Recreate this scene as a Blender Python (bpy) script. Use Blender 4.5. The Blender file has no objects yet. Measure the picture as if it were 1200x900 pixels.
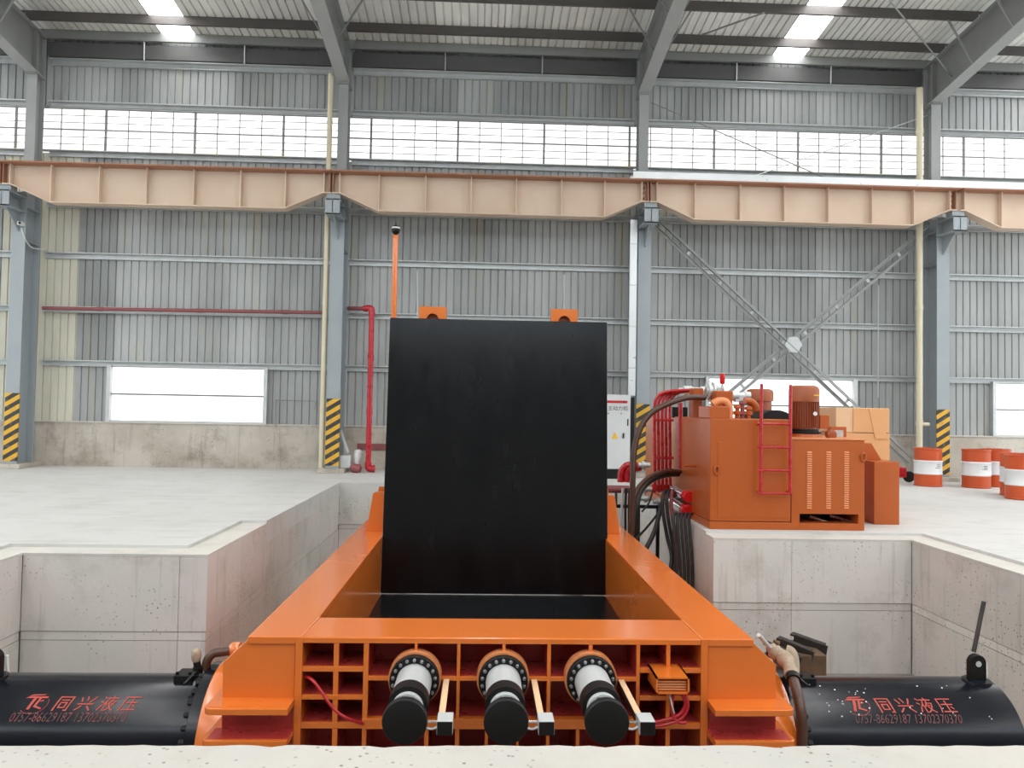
import bpy, bmesh, math, random
from mathutils import Vector, Matrix
random.seed(7)
sc = bpy.context.scene
COL = sc.collection
PI = math.pi

# ------------------------------------------------------------------ camera
FPX, CAMH = 900.0, 1.6
yaw, pitch, roll = (math.radians(a) for a in (2.2, 1.8, 1.0))
fwd = Vector((math.sin(yaw)*math.cos(pitch), math.cos(yaw)*math.cos(pitch), math.sin(pitch)))
rt0 = Vector((math.cos(yaw), -math.sin(yaw), 0))
up0 = rt0.cross(fwd)
rt = rt0*math.cos(roll) + up0*math.sin(roll)
up = -rt0*math.sin(roll) + up0*math.cos(roll)
cam_d = bpy.data.cameras.new('camera'); cam = bpy.data.objects.new('camera', cam_d); COL.objects.link(cam)
cam_d.sensor_width = 36; cam_d.lens = 36*FPX/1200; cam_d.clip_end = 200
m = Matrix((rt, up, -fwd)).transposed().to_4x4(); m.translation = Vector((0, 0, CAMH)); cam.matrix_world = m
sc.camera = cam
def W(x, y, Y):      # the point at depth Y that the survey of the photograph gives
    d = rt*((x-600)/FPX) + up*((450-y)/FPX) + fwd
    return Vector((0, 0, CAMH)) + d*(Y/d.y)

# ------------------------------------------------------------------ world, exposure
wd = bpy.data.worlds.new('overcast'); sc.world = wd; wd.use_nodes = True
wd.node_tree.nodes['Background'].inputs[0].default_value = (0.95, 0.98, 1.0, 1)
wd.node_tree.nodes['Background'].inputs[1].default_value = 1.0
vs = sc.view_settings
vs.view_transform = 'Standard'; vs.look = 'None'; vs.gamma = 1; vs.exposure = 0.07; vs.use_curve_mapping = False
sc.cycles.max_bounces = 8; sc.cycles.diffuse_bounces = 5; sc.cycles.glossy_bounces = 4
sc.cycles.caustics_reflective = False; sc.cycles.caustics_refractive = False
SKY_L = 9.5      # daylight coming through the roof lights
WIN_L = 1.05       # translucent window panes
FILL_L = 4.0      # added fill light: glowing panes on the unseen front and end walls

# ------------------------------------------------------------------ materials
MATS = {}
def _nt(name):
    mt = bpy.data.materials.new(name); mt.use_nodes = True
    nt = mt.node_tree; MATS[name] = mt
    return mt, nt, nt.nodes['Principled BSDF']
def N(nt, t, **kw):
    n = nt.nodes.new(t)
    for k, v in kw.items():
        if k in n.inputs: n.inputs[k].default_value = v
        else: setattr(n, k, v)
    return n
def mixc(nt, a, b, f, mode='MIX'):
    n = nt.nodes.new('ShaderNodeMix'); n.data_type = 'RGBA'; n.blend_type = mode
    for s, v in ((0, f), (6, a), (7, b)):
        if hasattr(v, 'node') or isinstance(v, bpy.types.NodeSocket): nt.links.new(v, n.inputs[s])
        elif s == 0: n.inputs[0].default_value = v
        else: n.inputs[s].default_value = (*v, 1) if len(v) == 3 else v
    return n.outputs[2]
def ramp(nt, fac, p0, p1, a=0.0, b=1.0):
    r = nt.nodes.new('ShaderNodeMapRange'); r.clamp = True
    nt.links.new(fac, r.inputs[0])
    for i, v in zip((1, 2, 3, 4), (p0, p1, a, b)): r.inputs[i].default_value = v
    return r.outputs[0]
def pos(nt, scale=(1, 1, 1)):
    g = nt.nodes.new('ShaderNodeNewGeometry'); mp = nt.nodes.new('ShaderNodeMapping'); mp.inputs[3].default_value = scale
    nt.links.new(g.outputs['Position'], mp.inputs[0]); return mp.outputs[0]
def noise(nt, vec, scale, detail=4, rough=.55):
    n = N(nt, 'ShaderNodeTexNoise', Scale=scale, Detail=detail, Roughness=rough); nt.links.new(vec, n.inputs['Vector'])
    return n.outputs['Fac']
def bump(nt, p, h, strength, dist=.01):
    b = N(nt, 'ShaderNodeBump', Strength=strength, Distance=dist); nt.links.new(h, b.inputs['Height'])
    nt.links.new(b.outputs[0], p.inputs['Normal'])
def paint(name, c, r=.4, metal=0., c2=None, scale=2.5, amt=.5, bmp=0., bs=30, rand=0., coat=0., stretch=(1, 1, 1), rvar=.08, spec=.5):
    mt, nt, p = _nt(name)
    c2 = c2 or tuple(v*.82 for v in c)
    v = pos(nt, stretch)
    f = ramp(nt, noise(nt, v, scale, 5), .35, .7, 0, amt)
    col = mixc(nt, c, c2, f)
    if rand:
        oi = nt.nodes.new('ShaderNodeObjectInfo')
        hsv = nt.nodes.new('ShaderNodeHueSaturation'); nt.links.new(col, hsv.inputs['Color'])
        nt.links.new(ramp(nt, oi.outputs['Random'], 0, 1, 1-rand, 1+rand), hsv.inputs['Value']); col = hsv.outputs[0]
    nt.links.new(col, p.inputs['Base Color'])
    nt.links.new(ramp(nt, noise(nt, v, scale*3, 3), .3, .7, max(.03, r-rvar), r+rvar), p.inputs['Roughness'])
    p.inputs['Metallic'].default_value = metal
    p.inputs['Specular IOR Level'].default_value = spec
    if coat: p.inputs['Coat Weight'].default_value = coat; p.inputs['Coat Roughness'].default_value = .12
    if bmp: bump(nt, p, noise(nt, v, bs, 3), bmp)
    return mt
def concrete(name, c, c2, c3, rand=.05, pores=True, r=.75, big=.6, streak=True, bmp=.25, smear=False):
    mt, nt, p = _nt(name)
    v = pos(nt)
    col = mixc(nt, c, c2, ramp(nt, noise(nt, v, big, 6, .6), .38, .66))
    col = mixc(nt, col, c3, ramp(nt, noise(nt, v, 1.7, 6, .65), .52, .75, 0, .7))
    if streak:
        col = mixc(nt, col, tuple(x*.6 for x in c3), ramp(nt, noise(nt, pos(nt, (5, 5, .35)), 2.2, 5, .6), .56, .8, 0, .5))
    if smear:
        col = mixc(nt, col, tuple(x*.72 for x in c3), ramp(nt, noise(nt, pos(nt, (.45, 2.4, 1)), 1.6, 6, .65), .54, .78, 0, .55))
    if pores:
        vo = N(nt, 'ShaderNodeTexVoronoi', Scale=19.0); nt.links.new(v, vo.inputs['Vector'])
        f = nt.nodes.new('ShaderNodeMath'); f.operation = 'MULTIPLY'
        nt.links.new(ramp(nt, vo.outputs['Distance'], .08, .22, 1, 0), f.inputs[0])
        nt.links.new(ramp(nt, noise(nt, v, 1.1, 3), .46, .60), f.inputs[1])
        col = mixc(nt, col, (.10, .09, .08), f.outputs[0])
    oi = nt.nodes.new('ShaderNodeObjectInfo')
    hsv = nt.nodes.new('ShaderNodeHueSaturation'); nt.links.new(col, hsv.inputs['Color'])
    nt.links.new(ramp(nt, oi.outputs['Random'], 0, 1, 1-rand, 1+rand), hsv.inputs['Value'])
    nt.links.new(hsv.outputs[0], p.inputs['Base Color'])
    p.inputs['Roughness'].default_value = r; p.inputs['Specular IOR Level'].default_value = .3
    bump(nt, p, noise(nt, v, 22, 6, .65), bmp, .008)
    return mt
def emit(name, c, L, dirt=None):
    mt, nt, p = _nt(name)
    p.inputs['Base Color'].default_value = (.8, .8, .8, 1); p.inputs['Roughness'].default_value = .3
    if dirt:
        v = pos(nt)
        g = nt.nodes.new('ShaderNodeSeparateXYZ'); nt.links.new(pos(nt), g.inputs[0])
        low = ramp(nt, g.outputs[2], 7.82, 8.0, 1, 0)
        f = nt.nodes.new('ShaderNodeMath'); f.operation = 'MULTIPLY'
        nt.links.new(ramp(nt, noise(nt, v, .9, 3), .47, .6, 0, .85), f.inputs[0]); nt.links.new(low, f.inputs[1])
        col = mixc(nt, c, dirt, f.outputs[0])
        col = mixc(nt, col, tuple(x*.86 for x in c), ramp(nt, noise(nt, v, 1.6, 3), .45, .62))
        nt.links.new(col, p.inputs['Emission Color'])
    else:
        p.inputs['Emission Color'].default_value = (*c, 1)
    p.inputs['Emission Strength'].default_value = L
    return mt
ORANGE = paint('press_orange', (.68, .165, .022), .22, c2=(.62, .142, .018), amt=.4, scale=.8, coat=.65, rvar=.04)
PRIMER = paint('red_primer', (.42, .042, .036), .32, c2=(.24, .02, .02), scale=4)
PALEORANGE = paint('pale_orange', (.70, .26, .10), .45, c2=(.6, .2, .07))
UNITOR = paint('unit_orange', (.43, .095, .016), .36, c2=(.42, .09, .015), amt=.4, scale=.7, rvar=.05, spec=.4)
MOTOROR = paint('motor_orange', (.32, .075, .016), .4)
UNITDK = paint('unit_dark_orange', (.30, .065, .018), .4)
BLACK = paint('lid_black', (.003, .0033, .004), .2, c2=(.008, .008, .009), scale=2.5, amt=.6, stretch=(1.5, 1, .5), rvar=.04, spec=.22)
CYLBLK = paint('cylinder_black', (.004, .005, .009), .2, c2=(.007, .008, .013), scale=1.2, amt=.5, rvar=.03, spec=.28)
MATBLK = paint('matt_black', (.007, .007, .007), .45, spec=.3)
BARREL = paint('grey_barrel', (.50, .51, .50), .4, c2=(.40, .41, .40))
BOLT = paint('bolt_steel', (.30, .30, .31), .3, .7)
CHROME = paint('chrome', (.7, .7, .72), .15, 1.)
GALV = paint('galvanised', (.58, .60, .60), .42, .35, c2=(.46, .47, .46), scale=5, rand=.06)
TRAY = paint('bright_tray', (.72, .74, .75), .35, .3, c2=(.62, .64, .65), scale=1.5)
COLUMN = paint('column_paint', (.32, .355, .375), .45, c2=(.27, .305, .33), scale=1.2, rand=.04)
STEELGR = paint('roof_steel', (.25, .255, .245), .5, c2=(.19, .195, .19), scale=1.5, rand=.08)
PURL = paint('purlin_steel', (.085, .075, .07), .5, c2=(.06, .05, .047), scale=1.5, rand=.1)
UPCOL = paint('upper_column_grey', (.34, .35, .345), .5, c2=(.28, .29, .285), scale=1.5)
GIRDER = paint('girder_primer', (.66, .52, .40), .6, c2=(.60, .44, .33), scale=.9, amt=.8, rand=.05)
GIRDRUST = paint('girder_rust', (.36, .17, .10), .65, c2=(.25, .11, .07), scale=3)
REDP = paint('red_pipe', (.46, .012, .022), .3, c2=(.36, .01, .018), coat=.2)
DULLRED = paint('dull_red_pipe', (.25, .07, .07), .5)
CREAM = paint('cream_pipe', (.66, .60, .44), .45, c2=(.58, .50, .34), scale=2)
HOSE = paint('black_hose', (.018, .017, .017), .42)
BRHOSE = paint('brown_hose', (.075, .035, .022), .35)
TAPE = paint('tape_wrap', (.42, .33, .24), .8, c2=(.2, .14, .1), scale=14, bmp=.6, bs=40)
RUST = paint('rusty_steel', (.085, .05, .03), .7, c2=(.16, .08, .035), scale=7, amt=1, bmp=.3)
DARKST = paint('dark_steel', (.014, .013, .012), .6, c2=(.06, .04, .03), scale=6)
CABGR = paint('cabinet_grey', (.60, .62, .62), .4, c2=(.56, .58, .58))
YELLOW = paint('warning_yellow', (.85, .50, .02), .45)
INK = paint('ink', (.02, .02, .02), .6)
LETTER = paint('red_lettering', (.46, .045, .022), .5, c2=(.3, .03, .02), scale=25, amt=.8)
LETTERW = paint('worn_lettering', (.17, .022, .02), .5, c2=(.02, .012, .012), scale=22, amt=1)
DRUMOR = paint('drum_orange', (.56, .085, .018), .4, c2=(.46, .06, .015), rand=.06)
DRUMWH = paint('drum_white', (.74, .75, .76), .45, c2=(.62, .62, .63))
CARTON = paint('cardboard', (.70, .36, .16), .75, c2=(.62, .30, .13), scale=1.2)
CARTON2 = paint('cardboard_pale', (.74, .48, .28), .75)
ROOFSH = paint('roof_sheet', (.86, .86, .82), .5, 0, c2=(.68, .68, .65), scale=1.1, amt=.8, rand=.16, stretch=(1.6, .5, 1))
WHITE = paint('white_paint', (.75, .75, .73), .5)
SPECK = paint('white_specks', (.8, .8, .8), .6)
REDEND = paint('red_cap', (.62, .01, .012), .3)
SILVER = paint('silver_casting', (.62, .64, .63), .4, .4)
FLOORC = concrete('floor_concrete', (.60, .595, .575), (.54, .535, .51), (.46, .45, .425), rand=0, pores=False, r=.6, big=.35, streak=False, bmp=.12, smear=True)
PITC = concrete('pit_concrete', (.64, .575, .55), (.55, .56, .51), (.40, .36, .31), rand=.08, bmp=.4)
PITSEAM = concrete('pit_seam', (.22, .21, .19), (.18, .17, .16), (.12, .11, .1), rand=0)
RIMC = concrete('rim_concrete', (.60, .57, .52), (.54, .52, .48), (.46, .43, .39), rand=0, pores=False, streak=False)
DADO = concrete('dado_concrete', (.55, .50, .44), (.41, .36, .30), (.19, .155, .12), rand=.04, pores=True, bmp=.5, big=.9)
LIPC = concrete('lip_concrete', (.50, .47, .425), (.46, .445, .41), (.40, .36, .31), rand=0, pores=True, streak=False, big=.9)
PITFL = concrete('pit_floor', (.30, .28, .24), (.24, .22, .19), (.17, .15, .12), rand=0, streak=False)
SKYL = emit('roof_light', (1., 1., 1.), SKY_L)
PANE = emit('ribbon_pane', (1., 1., .985), WIN_L, dirt=(.75, .55, .22))
LPANE = emit('window_pane', (1., 1., 1.), WIN_L)
REDLAMP = emit('lamp_red', (.9, .03, .04), .25)

def sheet_mat(name, c, c2, stain, rand):
    mt, nt, p = _nt(name)
    v = pos(nt)
    col = mixc(nt, c, c2, ramp(nt, noise(nt, pos(nt, (1, 1, .25)), 1.1, 5, .6), .38, .68))
    col = mixc(nt, col, stain, ramp(nt, noise(nt, pos(nt, (2.2, 1, .16)), 1.0, 4, .55), .6, .76, 0, .55))
    oi = nt.nodes.new('ShaderNodeObjectInfo')
    hsv = nt.nodes.new('ShaderNodeHueSaturation'); nt.links.new(col, hsv.inputs['Color'])
    nt.links.new(ramp(nt, oi.outputs['Random'], 0, 1, 1-rand, 1+rand), hsv.inputs['Value'])
    nt.links.new(hsv.outputs[0], p.inputs['Base Color'])
    p.inputs['Roughness'].default_value = .45
    return mt
SHEET = sheet_mat('wall_sheet', (.38, .39, .385), (.27, .28, .275), (.38, .34, .20), .16)
CREAMSH = sheet_mat('cream_sheet', (.62, .60, .50), (.52, .50, .41), (.45, .38, .22), .04)

def hazard():
    mt, nt, p = _nt('hazard_stripes')
    g = nt.nodes.new('ShaderNodeNewGeometry'); s = nt.nodes.new('ShaderNodeSeparateXYZ'); nt.links.new(g.outputs['Position'], s.inputs[0])
    a = nt.nodes.new('ShaderNodeMath'); a.operation = 'MULTIPLY_ADD'; a.inputs[1].default_value = .62
    b = nt.nodes.new('ShaderNodeMath'); b.operation = 'MULTIPLY'; b.inputs[1].default_value = -1
    nt.links.new(s.outputs[0], b.inputs[0]); nt.links.new(b.outputs[0], a.inputs[0]); nt.links.new(s.outputs[2], a.inputs[2])
    d = nt.nodes.new('ShaderNodeMath'); d.operation = 'DIVIDE'; d.inputs[1].default_value = .225; nt.links.new(a.outputs[0], d.inputs[0])
    f = nt.nodes.new('ShaderNodeMath'); f.operation = 'FRACT'; nt.links.new(d.outputs[0], f.inputs[0])
    st = nt.nodes.new('ShaderNodeMath'); st.operation = 'GREATER_THAN'; st.inputs[1].default_value = .5; nt.links.new(f.outputs[0], st.inputs[0])
    col = mixc(nt, (.72, .40, .03), (.035, .033, .03), st.outputs[0])
    col = mixc(nt, col, (.25, .2, .12), ramp(nt, noise(nt, pos(nt), 9, 4), .55, .75, 0, .5))
    nt.links.new(col, p.inputs['Base Color']); p.inputs['Roughness'].default_value = .5
    return mt
HAZ = hazard()

# ------------------------------------------------------------------ mesh builder
class B:
    def __init__(s): s.v = []; s.f = []; s.m = []
    def add(s, vs, fs, mi=0):
        o = len(s.v); s.v += [tuple(v) for v in vs]; s.f += [tuple(i+o for i in f) for f in fs]; s.m += [mi]*len(fs); return s
    def box(s, x0, x1, y0, y1, z0, z1, mi=0):
        x0, x1 = sorted((x0, x1)); y0, y1 = sorted((y0, y1)); z0, z1 = sorted((z0, z1))
        return s.add([(x0,y0,z0),(x1,y0,z0),(x1,y1,z0),(x0,y1,z0),(x0,y0,z1),(x1,y0,z1),(x1,y1,z1),(x0,y1,z1)],
                     [(0,3,2,1),(4,5,6,7),(0,1,5,4),(1,2,6,5),(2,3,7,6),(3,0,4,7)], mi)
    def prism(s, poly, axis, a, b, mi=0):      # poly in the two other axes; axis 'x': (y,z)  'y': (x,z)  'z': (x,y)
        n = len(poly)
        def P(p, t): return {'x': (t, p[0], p[1]), 'y': (p[0], t, p[1]), 'z': (p[0], p[1], t)}[axis]
        area = sum(poly[i][0]*poly[(i+1) % n][1]-poly[(i+1) % n][0]*poly[i][1] for i in range(n))
        if (area < 0): poly = poly[::-1]
        vs = [P(p, a) for p in poly]+[P(p, b) for p in poly]
        fs = [tuple(range(n))[::-1], tuple(range(n, 2*n))]+[(i, (i+1) % n, n+(i+1) % n, n+i) for i in range(n)]
        flip = (axis == 'y') ^ (b < a)
        if flip: fs = [f[::-1] for f in fs]
        return s.add(vs, fs, mi)
    def ring(s, c, t, r, n, ref=None):
        t = Vector(t).normalized(); a = Vector((0, 0, 1)) if abs(t.z) < .9 else Vector((1, 0, 0))
        if ref is not None: a = ref
        u = t.cross(a).normalized(); w = t.cross(u).normalized()
        return [Vector(c)+u*(r*math.cos(2*PI*i/n))+w*(r*math.sin(2*PI*i/n)) for i in range(n)]
    def cyl(s, p0, p1, r, n=16, r2=None, mi=0, caps=True):
        p0, p1 = Vector(p0), Vector(p1); r2 = r if r2 is None else r2
        t = p1-p0; A = s.ring(p0, t, r, n); Bv = s.ring(p1, t, r2, n)
        fs = [(i, n+i, n+(i+1) % n, (i+1) % n) for i in range(n)]
        if caps: fs += [tuple(range(n)), tuple(range(n, 2*n))[::-1]]
        return s.add(A+Bv, fs, mi)
    def lathe(s, p0, axis, prof, n=24, mi=0):     # prof: (distance along axis, radius)
        p0 = Vector(p0); ax = Vector(axis).normalized(); rows = []
        for d, r in prof: rows.append(s.ring(p0+ax*d, ax, max(r, 1e-4), n))
        vs = [p for row in rows for p in row]; fs = []
        for k in range(len(rows)-1):
            for i in range(n):
                fs.append((k*n+i, (k+1)*n+i, (k+1)*n+(i+1) % n, k*n+(i+1) % n))
        fs += [tuple(range(n)), tuple(range((len(rows)-1)*n, len(rows)*n))[::-1]]
        return s.add(vs, fs, mi)
    def tube(s, pts, r, n=10, sub=6, mi=0):
        P = [Vector(p) for p in pts]
        if sub > 1 and len(P) > 2:
            Q = []
            for i in range(len(P)-1):
                a, b, c, d = P[max(i-1, 0)], P[i], P[i+1], P[min(i+2, len(P)-1)]
                for k in range(sub):
                    t = k/sub
                    Q.append(.5*((2*b)+(-a+c)*t+(2*a-5*b+4*c-d)*t*t+(-a+3*b-3*c+d)*t**3))
            P = Q+[P[-1]]
        rows = []; ref = None; pu = None
        for i, p in enumerate(P):
            t = (P[min(i+1, len(P)-1)]-P[max(i-1, 0)]).normalized()
            if pu is None:
                a = Vector((0, 0, 1)) if abs(t.z) < .9 else Vector((1, 0, 0)); u = t.cross(a).normalized()
            else:
                u = (pu-t*pu.dot(t)).normalized()
            pu = u; w = t.cross(u)
            rr = r[i*len(r)//len(P)] if isinstance(r, (list, tuple)) else r
            rows.append([p+u*(rr*math.cos(2*PI*k/n))+w*(rr*math.sin(2*PI*k/n)) for k in range(n)])
        vs = [p for row in rows for p in row]; fs = []
        for k in range(len(rows)-1):
            for i in range(n): fs.append((k*n+i, k*n+(i+1) % n, (k+1)*n+(i+1) % n, (k+1)*n+i))
        fs += [tuple(range(n))[::-1], tuple(range((len(rows)-1)*n, len(rows)*n))]
        return s.add(vs, fs, mi)
    def bar(s, p0, p1, w, h, mi=0, upv=(0, 0, 1)):       # rectangular bar along p0-p1
        p0, p1 = Vector(p0), Vector(p1); t = (p1-p0).normalized()
        u = t.cross(Vector(upv))
        if u.length < 1e-3: u = t.cross(Vector((0, 1, 0)))
        u.normalize(); v = u.cross(t).normalized()
        vs = []
        for p in (p0, p1):
            for a, b in ((-1, -1), (1, -1), (1, 1), (-1, 1)): vs.append(p+u*(a*w/2)+v*(b*h/2))
        return s.add(vs, [(0,1,2,3)[::-1], (4,5,6,7), (0,1,5,4), (1,2,6,5), (2,3,7,6), (3,0,4,7)][0:6], mi)
    def mesh(s, name, mats, smooth=None):
        me = bpy.data.meshes.new(name); me.from_pydata(s.v, [], s.f)
        for mt in (mats if isinstance(mats, (list, tuple)) else [mats]): me.materials.append(mt)
        me.polygons.foreach_set('material_index', s.m)
        me.update()
        if smooth is not None:
            me.polygons.foreach_set('use_smooth', [True]*len(me.polygons)); me.set_sharp_from_angle(angle=math.radians(smooth))
        return me
WL = {}
def tag(o, label=None, cat=None, group=None, kind=None):
    if label: o['label'] = label
    if cat: o['category'] = cat
    if group: o['group'] = group
    if kind: o['kind'] = kind
    return o
def empty(name, loc, label, cat, group=None, kind=None):
    o = bpy.data.objects.new(name, None); COL.objects.link(o); o.location = loc; o.empty_display_size = .2
    WL[o] = Vector(loc); return tag(o, label, cat, group, kind)
def obj(name, b, mats, parent=None, bev=0, smooth=None, label=None, cat=None, group=None, kind=None, origin=None):
    off = WL[parent] if parent else Vector(origin or (0, 0, 0))
    if off.length: b.v = [(v[0]-off.x, v[1]-off.y, v[2]-off.z) for v in b.v]
    o = bpy.data.objects.new(name, b.mesh(name, mats, smooth)); COL.objects.link(o)
    if parent: o.parent = parent
    else: o.location = off
    WL[o] = off
    if bev:
        md = o.modifiers.new('edge', 'BEVEL'); md.width = bev; md.segments = 2; md.limit_method = 'ANGLE'; md.angle_limit = math.radians(40)
        md.harden_normals = False
    return tag(o, label, cat, group, kind)
def inst(name, me, loc, parent=None, scale=None, rot=None, **kw):
    o = bpy.data.objects.new(name, me); COL.objects.link(o)
    if parent: o.parent = parent; o.location = Vector(loc)-WL[parent]
    else: o.location = loc
    if scale: o.scale = scale
    if rot: o.rotation_euler = rot
    WL[o] = Vector(loc); return tag(o, **kw)
def text_verts(s, size, bold=0.0, shear=0.0):
    cu = bpy.data.curves.new('t', 'FONT'); cu.body = s; cu.size = size; cu.offset = bold; cu.shear = shear; cu.resolution_u = 2
    o = bpy.data.objects.new('t', cu); COL.objects.link(o)
    bpy.context.view_layer.update()
    me = bpy.data.meshes.new_from_object(o.evaluated_get(bpy.context.evaluated_depsgraph_get()))
    vs = [tuple(v.co) for v in me.vertices]; fs = [tuple(p.vertices) for p in me.polygons]
    bpy.data.objects.remove(o); bpy.data.curves.remove(cu); bpy.data.meshes.remove(me)
    return vs, fs

# ================================================================== SETTING
XC = [-18.41, -10.98, -3.53, 3.88, 11.29, 18.70]      # column lines
YW = 19.25                                            # inner face of the rear wall
PX0, PX1, PY0, PY1 = -2.92, 3.03, 3.69, 16.1          # pit
LBX, LBY, RBX, RBY = -4.87, 8.45, 5.65, 9.90          # side bays of the pit
RB = .34; PD = -1.77
XE = 24.0
# ---- floor
b = B()
for bx in ((-XE, LBX-RB, -6, YW), (LBX-RB, PX0-RB, LBY+RB, YW), (PX0-RB, PX0, 10.7, YW), (PX0, PX1, PY1, YW),
           (PX1, RBX+RB, RBY+RB, YW), (RBX+RB, XE, -6, YW)):
    b.box(*bx, -.3, 0)
n = 150; edge = []
for i in range(n+1):
    x = LBX-RB+(RBX-LBX+2*RB)*i/n
    edge.append((x, PY0+random.uniform(-.006, .008)-(.02 if random.random() < .06 else 0)))
lipb = B(); lipb.prism([(LBX-RB, -6)]+edge+[(RBX+RB, -6)], 'z', -.3, 0)
obj('floor_front', lipb, LIPC, label='beige concrete slab edge across the bottom of the picture', cat='floor', kind='structure')
obj('floor', b, FLOORC, label='pale worn concrete hall floor around the machine pit', cat='floor', kind='structure')
b = B(); b.box(LBX-RB, RBX+RB, PY0-.3, PY1+.3, PD-.2, PD)
obj('floor_pit', b, PITFL, label='dirty concrete floor at the bottom of the pit', cat='floor', kind='structure')
# rebated rim that runs round the pit
b = B()
b.box(LBX-RB, PX0, LBY, LBY+RB, -.06, -.035); b.box(PX0-RB, PX0, LBY+RB, 10.7, -.06, -.035)
b.box(LBX-RB, LBX, PY0, LBY, -.06, -.035); b.box(PX1, RBX+RB, RBY, RBY+RB, -.06, -.035); b.box(RBX, RBX+RB, PY0, RBY, -.06, -.035)
obj('trim_1', b, RIMC, label='pale recessed concrete rim along the edges of the pit', cat='trim', kind='structure')

def pit_wall(name, axis, plane, a0, a1, out, splits, label, top=-.062, ends=(1, 1)):
    """axis 'y': wall plane at Y=plane, runs along X; 'x': plane at X=plane, runs along Y; out = direction into the soil."""
    b = B()
    def bx(bb, a, c, d0, d1, z0, z1):
        if axis == 'y': bb.box(a, c, plane+d0*out, plane+d1*out, z0, z1)
        else: bb.box(plane+d0*out, plane+d1*out, a, c, z0, z1)
    bx(b, a0-.1 if ends[0] else a0+.05, a1+.1 if ends[1] else a1-.05, .02, .30, PD, top-.005)
    root = obj(name, b, PITSEAM, label=label, cat='wall', kind='structure')
    cuts = [a0]+list(splits)+[a1]
    for i in range(len(cuts)-1):
        for z0, z1, dd in ((-.86, top, 0), (-.955, -.868, .010), (PD, -.963, .004)):
            d = dd+random.uniform(0, .004); bb = B()
            bx(bb, cuts[i]+.003, cuts[i+1]-.003, d, .06, z0, z1)
            obj('concrete_panel', bb, PITC, root)
    return root
pit_wall('wall_pit_left_bay', 'y', LBY, LBX, PX0, 1, (-3.22,), 'concrete pit wall facing the camera behind the left black cylinder', ends=(1, 0))
pit_wall('wall_pit_left', 'x', PX0, LBY, PY1, -1, (9.6, 11.1, 13.2), 'long receding concrete pit wall left of the orange press', ends=(0, 1))
pit_wall('wall_pit_left_end', 'x', LBX, PY0, LBY, -1, (6.2,), 'short pit end wall at the far left edge of the picture')
pit_wall('wall_pit_rear', 'y', PY1, PX0, PX1, 1, (-1.0, 1.2), 'concrete pit wall at the far end behind the black lid', top=-.005)
pit_wall('wall_pit_right', 'x', PX1, RBY, PY1, 1, (11.4, 13.6), 'receding concrete pit wall under the hydraulic power unit', ends=(0, 1))
pit_wall('wall_pit_right_bay', 'y', RBY, PX1, RBX, 1, (4.06,), 'concrete pit wall facing the camera below the louvred housing', ends=(0, 1))
pit_wall('wall_pit_right_end', 'x', RBX, PY0, RBY, 1, (6.6,), 'pit end wall on the right behind the leaning dark bar')
pit_wall('wall_pit_front', 'y', PY0-.03, LBX, RBX, -1, (-2, 1, 3.4), 'pit wall below the pale foreground lip', top=-.3)

# ---- rear wall
b = B(); b.box(-XE, XE, YW+.10, YW+.28, 0, 1.07)
wall = obj('wall_back', b, DADO, label='long rear hall wall of corrugated steel over a stained concrete base', cat='wall', kind='structure')
cuts = [-XE]+[v for x in XC for v in (x,)]+[XE]
for i in range(len(cuts)-1):
    bb = B(); n = 24; x0, x1 = cuts[i]+.004, cuts[i+1]-.004
    prof = [(x0+(x1-x0)*k/n, YW+random.uniform(-.004, .004)) for k in range(n+1)]
    bb.prism(prof+[(x1, YW+.12), (x0, YW+.12)], 'z', 0, 1.07)
    obj('dado_panel', bb, DADO, wall)
    bb = B(); bb.box(x0, x1, YW-.03, YW+.16, 1.07, 1.10); obj('dado_cap', bb, RIMC, wall)
def sheet_mesh(name, w, h, mat, ribs=5, d=.028):
    b = B(); pr = []
    p = w/ribs
    for k in range(ribs):
        x = k*p
        pr += [(x, 0), (x+p*.80, 0), (x+p*.85, d), (x+p*.95, d)]
    pr.append((w, 0))
    vs = [(x, y, 0) for x, y in pr]+[(x, y, h) for x, y in pr]; n = len(pr)
    b.add(vs, [(i, i+1, n+i+1, n+i) for i in range(n-1)])
    return b.mesh(name, mat)
PWD = .93
LWIN = [(-1.73, 2.13), (-9.17, -5.37), (5.70, 9.50), (13.14, 16.94)]
me_full = sheet_mesh('wall_panel', PWD, 1, SHEET); me_cream = sheet_mesh('cream_wall_panel', PWD, 1, CREAMSH)
def put_sheet(x, z0, z1, me): inst('wall_panel', me, (x, YW+.085, z0), wall, scale=(1, 1, z1-z0))
for i in range(len(XC)-1):
    k = 8; w = (XC[i+1]-XC[i])/k
    for j in range(k):
        x = XC[i]+j*w; me = me_cream if (j == 0 and i in (0, 1)) or (i == 0 and j == 7) else me_full
        sx = w/PWD
        lo = 1.10
        inwin = [q for q in LWIN if x < q[1]-.02 and x+w > q[0]+.02]
        if inwin:
            q = inwin[0]
            for a, c in ((x, min(x+w, q[0])), (max(x, q[1]), x+w)):
                if c-a > .05: inst('wall_panel', me, (a, YW+.085, 1.10), wall, scale=((c-a)/PWD, 1, 1.41))
            lo = 2.51
        inst('wall_panel', me, (x, YW+.085, lo), wall, scale=(sx, 1, 7.74-lo))
        inst('wall_panel', me_full, (x, YW+.085, 8.91), wall, scale=(sx, 1, 1.82))
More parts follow.
